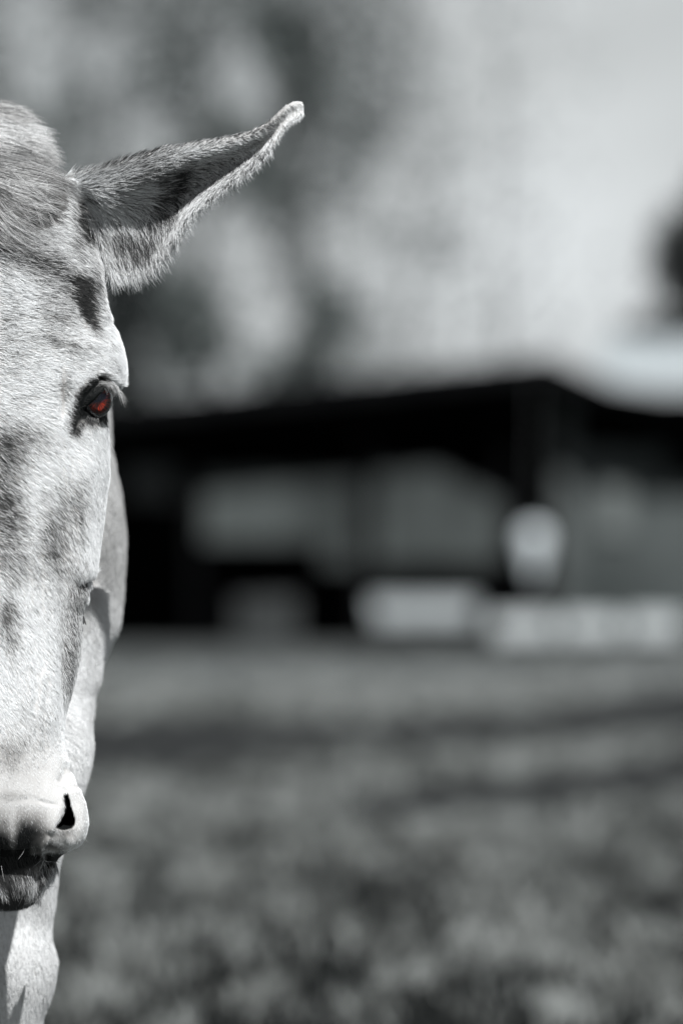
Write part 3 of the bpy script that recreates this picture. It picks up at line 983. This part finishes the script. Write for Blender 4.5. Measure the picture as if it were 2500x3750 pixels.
# ---- markings of the coat, with some shade painted in
def coat(p, ear_w=None):
    """Share of white hairs at places on the animal, 0..1."""
    a, v = face_uv(p)

    def g(u0, v0, ru, rv, ang=0.0):
        ca, sa = math.cos(R(ang)), math.sin(R(ang))
        x = (a - u0) * ca + (v - v0) * sa; y = -(a - u0) * sa + (v - v0) * ca
        return np.exp(-(x / ru)**2 - (y / rv)**2)
    w = 0.99 + 0 * a
    head = np.where(v > 2200, sstep(.195, .165, p[:, 1]), sstep(.30, .2, p[:, 1])) * (v < 3345)
    n1 = fbm(p, 38, 3); n2 = fbm(p, 110, 8)
    d = 0.52 * g(60, 920, 190, 60, 18) + .34 * g(215, 990, 110, 60, 30)
    d += .72 * np.exp(-((a - (275 + (v - 1000) * .28)) / (22 + 10 * n1))**2) * sstep(985, 1060, v + 30 * n2) * sstep(1225, 1150, v - 30 * n2) * (.45 + n2)
    d += .8 * sstep(640, 700, v) * sstep(900, 860, v + .35 * a) * sstep(235, 190, a)  # shade between the forelock's locks, put into the coat below
    d += 0.4 * g(230, 1110, 90, 120, 20) + .35 * g(330, 1060, 30, 90)
    d += .75 * g(300, 810, 60, 100) * (.4 + 1.2 * n2)
    d += .3 * g(190, 1255, 130, 26, 14) + .22 * g(10, 1230, 60, 150)
    d += .36 * g(10, 1640, 75, 110) + .42 * g(0, 1800, 60, 150) + .46 * g(15, 1960, 75, 120) + .25 * g(45, 2080, 60, 60)
    d += .35 * g(80, 1600, 90, 50)
    d += .28 * g(200, 1900, 70, 120, 8) + .26 * g(215, 2060, 70, 110) + .3 * g(285, 1830, 30, 90)
    d += .55 * g(20, 2260, 34, 80) + .25 * g(40, 2360, 30, 60)
    d += .32 * g(280, 2170, 60, 70) + .36 * g(270, 2290, 56, 110) + .28 * g(260, 2420, 42, 90) + .25 * g(258, 2520, 26, 90)
    d += .65 * np.exp(-(seg_dist(a, v, [(292, 2146), (305, 2134), (324, 2114)])[0] / 7)**2)  # crease of the cheek nick, its shade put into the hair
    d += .5 * g(228, 1430, 12, 60)
    d += .25 * g(40, 2760, 50, 70) + .35 * g(30, 2915, 60, 16) + .25 * g(100, 2700, 90, 120) * n2
    d = d * 1.18 * (.45 + 1.1 * n1) + .14 * sstep(.5, .75, n2) * sstep(2400, 2000, v) + .08 * sstep(.5, .8, n1)
    # black skin and short dark hair round the eye
    e = sstep(-36, 2, poly_sd(a, v, [(262, 1572), (278, 1492), (300, 1444), (345, 1398), (372, 1390), (372, 1420), (330, 1475), (312, 1500), (330, 1522), (372, 1530), (352, 1538), (310, 1530), (284, 1542)])) * (.5 + n2)
    d += 1.15 * e
    d += .5 * sstep(-26, 0, sd(a, v)) * sstep(1400, 1440, v)
    # dark muzzle
    tz = v - (2985 + 60 * (n1 - .5) + 40 * (n2 - .5) + .20 * np.clip(a - 70, 0, 200))
    mz = .9 * sstep(-90, 170, tz) * sstep(235, 90, a + .9 * np.clip(3090 - v, 0, 90) * .5)
    colm = np.exp(-((a - 86) / 20)**2) + np.exp(-(a / 34)**2)
    mz = np.clip(mz + .5 * g(128, 3015, 55, 50) + .35 * g(155, 3065, 45, 36) + .3 * colm * sstep(2940, 3090, v + 60 * (n2 - .5)), 0, 1)
    low = (.35 + .9 * n2) * (.85 * g(125, 3232, 30, 56) + .45 * g(70, 3225, 50, 40)) + .8 * g(5, 3255, 14, 18) + .8 * g(165, 3130, 12, 40, 20) + 1.1 * g(186, 3200, 12, 60, 32)
    mz = np.maximum(mz, sstep(3112, 3135, v) * sstep(250, 230, a))
    low = low * sstep(3150, 3205, v + .6 * np.clip(a - 90, 0, 60))
    mz = mz - 1.0 * low - .35 * g(46, 3020, 9, 50)
    d += 1.06 * np.clip(mz, 0, 1)
    d += .55 * g(205, 3105, 40, 14, 14)
    d += 1.1 * sstep(-7, 3, poly_sd(a, v, NOSE))
    d += .45 * g(240, 3055, 36, 22)
    w = w - d * head
    body = 1 - head
    w = w - body * (.24 * n1 + .14 * n2 + .02 + .27 * sstep(2350, 2050, v))
    return np.clip(w, 0, 1)


def sd(a, v):
    return poly_sd(a, v, FISS)


no = get_no(me)
MANE_UNDER = [(-60, 370), (110, 380), (250, 560), (285, 660), (300, 760), (225, 860), (110, 905), (-60, 930)]  # hide darkened in here, painting the shade beneath the mane
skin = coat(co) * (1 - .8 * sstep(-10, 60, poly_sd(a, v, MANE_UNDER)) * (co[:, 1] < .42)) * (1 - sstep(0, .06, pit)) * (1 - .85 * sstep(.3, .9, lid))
at_ = me.attributes.new('coat', 'FLOAT', 'POINT')
at_.data.foreach_set('value', skin.astype(np.float32))
hide_mat = shade_mat('hide', 'coat', (.004, .0045, .0045), (.50, .49, .48), .7, .12)
me.materials.append(hide_mat)

# ---- eye
eye_q = Vector((math.sin(R(33)) * math.cos(R(-6)), -math.cos(R(33)) * math.cos(R(-6)), math.sin(R(-6))))


def sphere(name, r, mat, parent, seg=48, rng=32, f=None):
    vs, fs = [], []
    for i in range(rng + 1):
        th = math.pi * i / rng
        for j in range(seg):
            ph = 2 * math.pi * j / seg
            p = Vector((math.sin(th) * math.cos(ph), math.sin(th) * math.sin(ph), math.cos(th))) * r
            vs.append(f(p, th) if f else p)
    for i in range(rng):
        for j in range(seg):
            k = (j + 1) % seg
            fs.append((i * seg + j, (i + 1) * seg + j, (i + 1) * seg + k, i * seg + k))
    return mesh_obj(name, vs, fs, mat, parent, True)


iris_mat = principled('eyeball_colour', (.02, .01, .01), .25, .3)
nt = iris_mat.node_tree; bs = nt.nodes['Principled BSDF']
tc = nt.nodes.new('ShaderNodeTexCoord'); sp = nt.nodes.new('ShaderNodeSeparateXYZ')
nt.links.new(tc.outputs['Object'], sp.inputs[0])


def mth(op, x, y=None, z=None):
    n = nt.nodes.new('ShaderNodeMath'); n.operation = op
    for i, s in enumerate((x, y, z)):
        if s is None:
            continue
        if isinstance(s, (int, float)):
            n.inputs[i].default_value = s
        else:
            nt.links.new(s, n.inputs[i])
    return n.outputs[0]


rx_ = mth('DIVIDE', sp.outputs[0], ER); ry_ = mth('DIVIDE', sp.outputs[1], ER)
rr = mth('SQRT', mth('ADD', mth('MULTIPLY', rx_, rx_), mth('MULTIPLY', ry_, ry_)))
pang = mth('ARCTAN2', ry_, rx_)
pol = nt.nodes.new('ShaderNodeCombineXYZ')
nt.links.new(mth('MULTIPLY', mth('SINE', pang), 7.0), pol.inputs[0]); nt.links.new(mth('MULTIPLY', mth('COSINE', pang), 7.0), pol.inputs[1]); nt.links.new(mth('MULTIPLY', rr, .8), pol.inputs[2])
nz = nt.nodes.new('ShaderNodeTexNoise'); nz.inputs['Scale'].default_value = 1.6; nz.inputs['Detail'].default_value = 5
nt.links.new(pol.outputs[0], nz.inputs['Vector'])
fibre = nt.nodes.new('ShaderNodeValToRGB')
fibre.color_ramp.elements[0].position = .40; fibre.color_ramp.elements[0].color = (.016, .003, .002, 1)
fibre.color_ramp.elements[1].position = .66; fibre.color_ramp.elements[1].color = (.30, .022, .006, 1)
nt.links.new(nz.outputs['Fac'], fibre.inputs[0])
# wide pupil, as horses have, its blue sheen painted into the colour
ex = mth('DIVIDE', rx_, .46); ey = mth('DIVIDE', mth('SUBTRACT', mth('ADD', ry_, mth('MULTIPLY', rx_, -.2)), .13), .24)
pd = mth('SQRT', mth('ADD', mth('MULTIPLY', ex, ex), mth('MULTIPLY', ey, ey)))
pm = nt.nodes.new('ShaderNodeMapRange'); pm.inputs['From Min'].default_value = .75; pm.inputs['From Max'].default_value = 1.35
nt.links.new(pd, pm.inputs['Value'])
mix1 = nt.nodes.new('ShaderNodeMix'); mix1.data_type = 'RGBA'
mix1.inputs['A'].default_value = (.005, .008, .026, 1)
nt.links.new(fibre.outputs[0], mix1.inputs['B']); nt.links.new(pm.outputs[0], mix1.inputs['Factor'])
lm = nt.nodes.new('ShaderNodeMapRange'); lm.inputs['From Min'].default_value = .60; lm.inputs['From Max'].default_value = .72
nt.links.new(rr, lm.inputs['Value'])
mix2 = nt.nodes.new('ShaderNodeMix'); mix2.data_type = 'RGBA'
nt.links.new(lm.outputs[0], mix2.inputs['Factor']); nt.links.new(mix1.outputs['Result'], mix2.inputs['A']); mix2.inputs['B'].default_value = (.006, .006, .007, 1)
wm = nt.nodes.new('ShaderNodeMapRange'); wm.inputs['From Min'].default_value = .86; wm.inputs['From Max'].default_value = .95
nt.links.new(rr, wm.inputs['Value'])
mix3 = nt.nodes.new('ShaderNodeMix'); mix3.data_type = 'RGBA'
nt.links.new(wm.outputs[0], mix3.inputs['Factor']); nt.links.new(mix2.outputs['Result'], mix3.inputs['A']); mix3.inputs['B'].default_value = (.32, .32, .31, 1)
nt.links.new(mix3.outputs['Result'], bs.inputs['Base Color'])
cornea_mat = bpy.data.materials.new('cornea'); cornea_mat.use_nodes = True
cn = cornea_mat.node_tree; cn.nodes.remove(cn.nodes['Principled BSDF'])
fr = cn.nodes.new('ShaderNodeFresnel'); fr.inputs[0].default_value = 1.37
tr = cn.nodes.new('ShaderNodeBsdfTransparent'); gl = cn.nodes.new('ShaderNodeBsdfGlossy'); gl.inputs['Roughness'].default_value = .02
mx = cn.nodes.new('ShaderNodeMixShader')
cn.links.new(fr.outputs[0], mx.inputs[0]); cn.links.new(tr.outputs[0], mx.inputs[1]); cn.links.new(gl.outputs[0], mx.inputs[2])
cn.links.new(mx.outputs[0], cn.nodes['Material Output'].inputs[0])
for side in (1, -1):
    c = eye_c.copy(); d = eye_q.copy()
    if side < 0:
        c.x = 2 * XM - c.x; d.x = -d.x
    eb = sphere('eyeball', ER, iris_mat, horse, 64, 64, lambda p, th: p if th > .74 else Vector((p.x, p.y, ER * (math.cos(.74) - .16 * (1 - (th / .74)**2)))))
    eb.location = c
    eb.rotation_mode = 'QUATERNION'; eb.rotation_quaternion = d.to_track_quat('Z', 'Y')
    sphere('cornea', ER * 1.012, cornea_mat, eb, f=lambda p, th: p * (1 + .07 * max(0, 1 - th / .85)**1.3) if th < .85 else p)


# ------------------------------------------------------------------ hair
def curves_obj(name, pos, radius, shade, mat, parent, kind=None):
    """pos: n x k x 3 strands, radius: n x k, shade: n."""
    n, k = pos.shape[:2]
    cu = bpy.data.hair_curves.new(name)
    cu.add_curves([k] * n)
    cu.attributes['position'].data.foreach_set('vector', pos.astype(np.float32).ravel())
    ra = cu.attributes.get('radius') or cu.attributes.new('radius', 'FLOAT', 'POINT')
    ra.data.foreach_set('value', radius.astype(np.float32).ravel())
    sh = cu.attributes.new('shade', 'FLOAT', 'CURVE')
    sh.data.foreach_set('value', shade.astype(np.float32))
    cu.materials.append(mat)
    o = bpy.data.objects.new(name, cu)
    col.objects.link(o)
    o.parent = parent
    if kind:
        o['kind'] = kind
    return o


def fur(P, N, D, L, rad, shade, lift, k=4, jitter=.18, droop=.6, seed=0, clump=.48):
    """Strands that leave P along D, raised from the skin by lift."""
    n = len(P)
    cl = np.stack([vnoise(P, 260, 31 + seed + i) - .5 for i in range(3)], 1)
    D = D + cl * clump + RNG.normal(0, jitter, (n, 3))
    D = unit(D - N * np.sum(D * N, 1)[:, None])
    lf = lift * RNG.uniform(.6, 1.4, n)
    pos = np.zeros((n, k, 3)); p = P - N * .0004
    for i in range(k):
        pos[:, i] = p
        an = lf * (1 - droop * i / (k - 1))
        p = p + (D * np.cos(an)[:, None] + N * np.sin(an)[:, None]) * (L / (k - 1))[:, None]
    t = np.linspace(0, 1, k)
    r = rad[:, None] * (1 - .85 * t**1.6)[None, :]
    return pos, r, shade


me.calc_loop_triangles()
tri = np.empty(len(me.loop_triangles) * 3, np.int32); me.loop_triangles.foreach_get('vertices', tri); tri = tri.reshape(-1, 3)
cen = co[tri].mean(1)
e1 = co[tri[:, 1]] - co[tri[:, 0]]; e2 = co[tri[:, 2]] - co[tri[:, 0]]
cr = np.cross(e1, e2); area = np.linalg.norm(cr, axis=1) * .5; fn = cr / (2 * area[:, None] + 1e-15)
ca_, cv_ = face_uv(cen)
bare = (poly_sd(ca_, cv_, FISS) > -5) & (cen[:, 1] < .04) & (cv_ < 1600) | (poly_sd(ca_, cv_, NOSE) > -1) & (cen[:, 1] < .08)
MANE_ZONE = [(-60, 370), (110, 380), (250, 560), (285, 660), (300, 760), (225, 860), (110, 905), (-60, 930)]
bare |= (poly_sd(ca_, cv_, MANE_ZONE) > 50) & (cen[:, 1] < .40)
is_ear = (ca_ > 255) & (cv_ < 1080) & ((ca_ - 255) * .9 + 610 > cv_ * 0 + 600) & ((ca_ > 385) | (cv_ < 640 + (ca_ - 255) * 2.6) & (ca_ > 262)) & (cen[:, 1] > -.03)
is_head = (cen[:, 1] < np.where(cv_ > 2200, .18, .26)) & (cv_ < 3345) & (cv_ > 560) & (ca_ < 520) & ~is_ear
seen_side = cen[:, 0] > XM - .012
dens = np.where(is_ear, 1.0, np.where(is_head, np.where(fn[:, 1] < .5, 1.0, .12), .10))
dens = np.where((cen[:, 1] < .62) & ~is_head & ~is_ear & (cen[:, 0] > XM - .08) & (fn[:, 1] < .4), .55, dens)
dens = np.where(cen[:, 1] > .9, .015, dens)
dens *= np.where(seen_side, 1.0, .30)
dens = np.where(bare, 0, dens)
N_FUR = 640000
pw = area * dens; cum = np.cumsum(pw); pick = np.searchsorted(cum, RNG.random(N_FUR) * cum[-1]).clip(0, len(tri) - 1)
r1 = np.sqrt(RNG.random(N_FUR)); r2 = RNG.random(N_FUR)
b0, b1, b2 = 1 - r1, r1 * (1 - r2), r1 * r2
T = tri[pick]
P = co[T[:, 0]] * b0[:, None] + co[T[:, 1]] * b1[:, None] + co[T[:, 2]] * b2[:, None]
NN = unit(no[T[:, 0]] * b0[:, None] + no[T[:, 1]] * b1[:, None] + no[T[:, 2]] * b2[:, None])
ear_s, head_s = is_ear[pick], is_head[pick]
sg = np.where(P[:, 0] >= XM, 1.0, -1.0)
a, v = face_uv(P)
white = coat(P)
n_lo = fbm(P, 16, 21)


def strand_colour(w, lo=.06, n=None):
    """Each hair is either a white one or a dark one; the markings and painted shade are in how many of each."""
    n = len(w)
    wh = RNG.random(n) < np.clip(w * 1.05 - .01, 0, 1)
    return np.where(wh, RNG.uniform(.82, 1.0, n) * (.6 + .4 * w), RNG.uniform(lo, .30, n) * (.12 + .88 * w))


hair_mat = shade_mat('coat_hair', 'shade', (.005, .0055, .0055), (.90, .905, .91), .5, .25)
# coat of the head
i = np.where(head_s)[0]
ai, vi = a[i], v[i]
ang = pchip([500, 900, 1300, 1700, 2100, 2600, 3000, 3300], [25, 24, 18, 30, 42, 58, 60, 70], vi) + (n_lo[i] - .5) * 50
ang = ang - 22 * np.exp(-(ai / 70)**2) * sstep(1400, 1700, vi) * sstep(2300, 2000, vi) * 0 + 10 * np.exp(-((ai - 290) / 60)**2)
D = np.stack([np.cos(np.radians(ang)) * sg[i], np.zeros(len(i)), -np.sin(np.radians(ang))], 1)
# hair fans out round the eye
ed_ = np.hypot(ai - 345, vi - 1465)
we = np.exp(-(ed_ / 80)**2)
D = D * (1 - we)[:, None] + we[:, None] * np.stack([(ai - 345) / (ed_ + 1) * sg[i], 0 * ai, -(vi - 1465) / (ed_ + 1)], 1)
L = .0085 * RNG.uniform(.6, 1.3, len(i)) * (1 + .35 * sstep(1300, 900, vi))
L *= 1 - .62 * sstep(2500, 2900, vi) + 1.1 * sstep(3120, 3150, vi); L *= 1 - .55 * np.exp(-(ed_ / 95)**2)
lift = np.full(len(i), R(13)) + R(8) * sstep(1250, 900, vi)
head_fur = fur(P[i], NN[i], D, L, np.full(len(i), .00017) * (1 - .3 * sstep(2500, 2900, vi)), strand_colour(white[i]), lift)
# ears
i = np.where(ear_s)[0]
ai, vi = a[i], v[i]
inner = NN[i][:, 1] < 0
ax = unit(np.stack([sg[i] * 1.0, 0 * ai, .36 + 0 * ai], 1))
down = np.stack([sg[i] * .35, -.2 + 0 * ai, -1 + 0 * ai], 1)
lowr, _ = seg_dist(ai, vi, [(r[2], r[3]) for r in EAR])
topr, _ = seg_dist(ai, vi, [(r[0], r[1]) for r in EAR])
base = sstep(760, 480, ai)
wd = np.clip(np.exp(-(lowr / 90)**2) + base * sstep(650, 800, vi) * .9, 0, 1)
D = ax * (1 - wd)[:, None] + down * wd[:, None]
L = (.0095 + .010 * base * inner + .002 * np.exp(-(lowr / 40)**2)) * RNG.uniform(.6, 1.25, len(i)) * np.where(ai > 1000, .5, 1) * (1 - .5 * np.exp(-(topr / 22)**2))
we_ = .84 + .14 * sstep(15, 30, topr) * sstep(95, 60, topr) - .4 * np.exp(-(topr / 14)**2) * (ai < 1040) - .40 * sstep(12, 60, lowr) * sstep(215, 130, lowr) * sstep(720, 640, ai) * sstep(400, 440, ai) * (.1 + 1.5 * fbm(P[i] * np.array([1.6, 1, .4]), 95, 12)) + .12 * (ai > 1040) - .30 * base * inner * sstep(.35, .7, fbm(P[i], 60, 5))  # includes a paler stripe painting the sunlit fold below the top rim
midd = np.clip(lowr / (lowr + topr + 1), 0, 1)
dk, _ = seg_dist(ai, vi, [(560, 680), (690, 630), (820, 575), (940, 505), (1010, 440)])  # line of the hollow, its shade also painted into the inner hair
we_ = we_ - .36 * inner * sstep(150, -5, dk + .035 * (ai - 600) - 30 * (fbm(P[i], 90, 6) - .5)) - .18 * inner * np.exp(-((ai - 570) / 60)**2 - ((vi - 905) / 36)**2) - .2 * inner * np.exp(-((ai - 425) / 28)**2 - ((vi - 850) / 40)**2) - .3 * np.exp(-((ai - 330) / 30)**2 - ((vi - 860) / 110)**2)
ear_fur = fur(P[i], NN[i], D, L, np.full(len(i), .00020), strand_colour(np.clip(we_, 0, 1)), np.where(inner, R(24), R(16)), k=5)
# neck, chest and legs
i = np.where(~ear_s & ~head_s)[0]
D = np.stack([-.15 * sg[i], .25 + 0 * sg[i], -1 + 0 * sg[i]], 1)
body_fur = fur(P[i], NN[i], D, .014 * RNG.uniform(.6, 1.3, len(i)), np.full(len(i), .00030), white[i] * RNG.uniform(.86, .98, len(i)), np.full(len(i), R(9)), clump=.2)
for nm, (ps, rd, shd) in (('face_coat', head_fur), ('ear_hair', ear_fur), ('body_coat', body_fur)):
    curves_obj(nm, ps, rd, shd, hair_mat, horse, 'stuff')
# ---- long hair: forelock, mane on the crest, lashes, whiskers
from mathutils.bvhtree import BVHTree
bvh = BVHTree.FromPolygons([tuple(c) for c in co], [tuple(t) for t in tri], all_triangles=True)
cam_p = Vector((0, -CAM_D, CAM_H))


def touch(u, v, fallback):
    """Point of the animal that the camera sees at a photo pixel."""
    d = (at(u, v, 0) - cam_p).normalized()
    hit = bvh.ray_cast(cam_p, d, 9.0)
    if hit[0] is None or abs(hit[0].y - fallback) > .12:
        return at(u, v, fallback)
    return hit[0]


def strands(guides, per, spread, lift, rad, tone, seed, npt=9, fallback=0.0, wild=.1):
    """Locks of hair round guide lines given in photo pixels."""
    rn = np.random.default_rng(seed); out, shd = [], []
    for gd, tn_ in guides:
        gd = np.array(gd, float); idx = np.arange(len(gd)); t = np.linspace(0, len(gd) - 1, npt)
        uu = pchip(idx, gd[:, 0], t); vv = pchip(idx, gd[:, 1], t); last = fallback; base = []
        for u_, v_ in zip(uu, vv):
            p = touch(u_, v_, last); last = p.y; base.append(p)
        base = np.array(base); s = np.linspace(0, 1, npt)
        for _ in range(per):
            o = rn.normal(0, spread, 2); o2 = rn.normal(0, spread * 1.3, 2)
            w = (o[None, :] * (1 - s)[:, None] + o2[None, :] * s[:, None])
            fly = rn.random() < wild
            lf = abs(rn.normal(0, lift)) * (2.2 if fly else 1)
            wave = np.sin(s * rn.uniform(2, 6) + rn.uniform(0, 6)) * spread * (.8 if fly else .25)
            q = base.copy()
            q[:, 0] += w[:, 0]; q[:, 2] += w[:, 1] + wave; q[:, 1] -= lf * np.sin(np.pi * np.clip(s * .85 + .1, 0, 1)) + .001
            cut = rn.uniform(.45, 1.0)
            q = np.stack([np.interp(s * cut, s, q[:, k]) for k in range(3)], 1)
            out.append(q); shd.append(np.clip(tn_ + rn.normal(0, tone), .03, 1))
    out = np.array(out); shd = np.array(shd)
    r = np.full(out.shape[:2], rad) * (1 - .8 * np.linspace(0, 1, npt)**2)
    return out, r, shd


rn = np.random.default_rng(3)
B = [[(-260, 520), (-100, 540), (0, 562), (115, 584), (214, 625), (262, 655)], [(-260, 560), (-100, 585), (0, 620), (115, 642), (230, 670), (315, 722)],
     [(-260, 590), (-100, 625), (0, 684), (96, 718), (191, 757), (290, 790)], [(-230, 610), (-110, 660), (0, 728), (57, 790), (134, 830), (222, 890)],
     [(-200, 640), (-100, 700), (-20, 775), (38, 842), (96, 880), (176, 908)], [(-180, 660), (-110, 740), (-50, 830), (0, 890), (40, 910), (90, 925)]]
guides = []
for _ in range(46):                                # stray locks that cross the others
    u0, v0 = rn.uniform(-60, 200), rn.uniform(600, 820)
    an = rn.uniform(-.5, 1.5); ln = rn.uniform(70, 170)
    guides.append(([(u0, v0), (u0 + ln * .5 * math.cos(an), v0 + ln * .5 * math.sin(an) + rn.uniform(-14, 14)), (u0 + ln * math.cos(an), v0 + ln * math.sin(an))], float(rn.uniform(.3, .95))))
ps0, rd0, sh0 = strands(guides, 4, .0014, .007, .00015, .1, 15, fallback=.03, wild=.5)
guides = []
for _ in range(330):
    t = rn.random()**.9 * (len(B) - 1.001); i = int(t); f = t - i
    gd = np.array(B[i], float) * (1 - f) + np.array(B[i + 1], float) * f
    gd += rn.normal(0, 7, gd.shape) + rn.normal(0, 9, 2)
    bright = .14 + .60 * vnoise(np.array([[t * 3.1, .3, .7]]), 1.0, 5)[0] - (.10 if t > .7 else 0)
    if rn.random() < .30:
        bright = .08
    gd[-1] += (rn.uniform(0, 85), rn.uniform(0, 55))
    guides.append((gd, float(np.clip(bright + rn.normal(0, .14), .10, .95))))
ps, rd, sh_ = strands(guides, 9, .0020, .006, .00019, .20, 5, fallback=.03, wild=.28)
fore_mat = shade_mat('forelock_hair', 'shade', (.015, .015, .015), (.88, .88, .88), .4, .4)
ps, rd, sh_ = np.concatenate([ps, ps0]), np.concatenate([rd, rd0]), np.concatenate([sh_, sh0])
curves_obj('forelock', ps, rd, sh_, fore_mat, horse, 'stuff')
# mane standing on the crest behind the poll
guides = []
for _ in range(560):
    f = rn.random()
    v0 = 392 + 200 * f; ue = pchip([385, 410, 430, 470, 520, 570, 612], [98, 124, 160, 190, 232, 252, 262], [v0 + 22])[0]
    ln = rn.uniform(120, 320); sl = rn.uniform(.02, .22) + .25 * f
    e = ue + rn.normal(-38, 14) if rn.random() < .55 else ue - rn.uniform(20, 260)
    gd = [(e - ln, v0 - ln * sl * .5), (e - ln * .66, v0 - ln * sl * .28), (e - ln * .33, v0), (e, v0 + 10 + ln * sl * .25)]
    guides.append((gd, float(np.clip(.80 - .25 * (vnoise(np.array([[e * .01, v0 * .022, .5]]), 1.0, 3)[0] > .5) - .45 * (rn.random() < .22) + rn.normal(0, .14), .1, 1))))
ps, rd, sh_ = strands(guides, 12, .0026, .007, .00022, .16, 6, fallback=.26, npt=7, wild=.24)
curves_obj('mane', ps, rd, sh_, fore_mat, horse, 'stuff')


# lashes of the upper lid, hanging past the eye
def fan(name, roots, tips, n, jit, rad, tone, sag, seed, mat, kind='stuff'):
    rn = np.random.default_rng(seed); out = []
    ra_, ta_ = np.array(roots, float), np.array(tips, float); idx = np.arange(len(ra_))
    for _ in range(n):
        t = rn.random() * (len(ra_) - 1)
        r0 = np.array([pchip(idx, ra_[:, k], [t])[0] for k in range(3)]) + np.append(rn.normal(0, jit * .5, 2), rn.normal(0, 4))
        r1 = np.array([pchip(idx, ta_[:, k], [t])[0] for k in range(3)]) + np.append(rn.normal(0, jit, 2), rn.normal(0, 8))
        s = np.linspace(0, 1, 6)
        q = r0[None, :] * (1 - s)[:, None] + r1[None, :] * s[:, None]
        q[:, 1] -= sag * np.sin(np.pi * s)
        out.append([tuple(at(a_[0], a_[1], a_[2] * S)) for a_ in q])
    out = np.array(out)
    r = np.full(out.shape[:2], rad) * (1 - .8 * np.linspace(0, 1, 6)**1.5)
    o = curves_obj(name, out, r, np.clip(rn.normal(tone, .22, n), .03, 1), mat, horse, kind)
    return out, r


fan('eyelashes', [(352, 1414, -118), (376, 1402, -118), (400, 1402, -100), (420, 1412, -80), (432, 1424, -62)], [(384, 1422, -128), (414, 1424, -122), (440, 1448, -105), (456, 1476, -88), (463, 1486, -75)], 80, 9, .00013, .42, 10, 8, fore_mat)
fan('eyelashes', [(318, 1522, -112), (340, 1530, -112), (362, 1534, -100)], [(314, 1534, -122), (346, 1548, -125), (374, 1556, -112)], 40, 6, .00008, .12, -2, 9, fore_mat)
# whiskers
wh = []
for (p, q) in (((398, 1588, -40), (422, 1634, -60)), ((398, 1600, -40), (428, 1668, -60)), ((399, 1640, -30), (432, 1740, -40)), ((396, 1590, -40), (404, 1596, -50)), ((318, 2195, -60), (334, 2196, -80)),
               ((298, 2310, -70), (328, 2318, -90)), ((252, 2785, -140), (326, 2806, -150)), ((272, 2842, -140), (316, 2862, -150)), ((290, 2895, -150), (306, 2896, -160)), ((312, 3066, -150), (324, 3082, -160)),
               ((92, 3068, -240), (64, 3092, -272)), ((96, 3098, -240), (68, 3146, -264)), ((180, 3160, -80), (192, 3192, -100)), ((172, 3168, -80), (190, 3196, -110)), ((166, 3190, -80), (186, 3210, -110)), ((160, 3204, -90), (180, 3226, -110)), ((158, 3232, -90), (178, 3250, -110)), ((146, 3262, -100), (156, 3272, -115)),
               ((196, 3198, -70), (222, 3184, -80)), ((40, 3318, -90), (22, 3360, -110)), ((60, 3318, -90), (70, 3366, -110)), ((12, 3320, -90), (4, 3362, -110)), ((85, 3312, -90), (96, 3346, -110)), ((110, 3300, -90), (120, 3322, -100)), ((6, 3170, -240), (18, 3230, -262))):
    s = np.linspace(0, 1, 6)[:, None]
    c = np.array(p, float) * (1 - s) + np.array(q, float) * s
    c[:, 1] += 6 * np.sin(np.pi * s[:, 0])
    wh.append([tuple(at(x[0], x[1], x[2] * S)) for x in c])
wh = np.array(wh)
curves_obj('whiskers', wh, np.full(wh.shape[:2], .00010) * (1 - .75 * np.linspace(0, 1, 6)), np.full(len(wh), .75), fore_mat, horse, 'stuff')

# ------------------------------------------------------------------ fly on the cheek
fly_mat = principled('fly_black', (.01, .01, .012), .35, .5)
fp = at(303, 2268, -30 * S)
fly = empty('fly', fp); tag(fly, 'tiny black fly on the edge of the cheek', 'fly')
g = Geo(); g.tube([(0, 0, .0035), (.0003, 0, .0015), (.0006, 0, -.001), (.0008, 0, -.0042)], [.0010, .0016, .0018, .0007], n=12, sub=4); g.build('body', fly_mat, fly, True)
g = Geo(); g.tube([(-.0001, 0, .0048), (0, 0, .0054)], [.0011, .0009], n=10, sub=2); g.build('head', fly_mat, fly, True)
wing_mat = principled('fly_wing', (.10, .10, .10), .3, .5)
for s_ in (1, -1):
    b = [(.0012, s_ * .0006, .001), (.0030, s_ * .0012, -.002), (.0036, s_ * .0016, -.0052), (.0024, s_ * .0012, -.005), (.0013, s_ * .0006, -.002)]
    g = Geo(); g.rings([b, [(x + .0001, y, z) for x, y, z in b]]); g.build('wing', wing_mat, fly)
    for q in (.001, -.0005, -.002):
        g = Geo(); g.tube([(.0002, s_ * .001, q), (-.0010, s_ * .0025, q), (-.0022, s_ * .0030, q - .0006)], [.00022, .0002, .00015], n=6, sub=2); g.build('leg', fly_mat, fly)
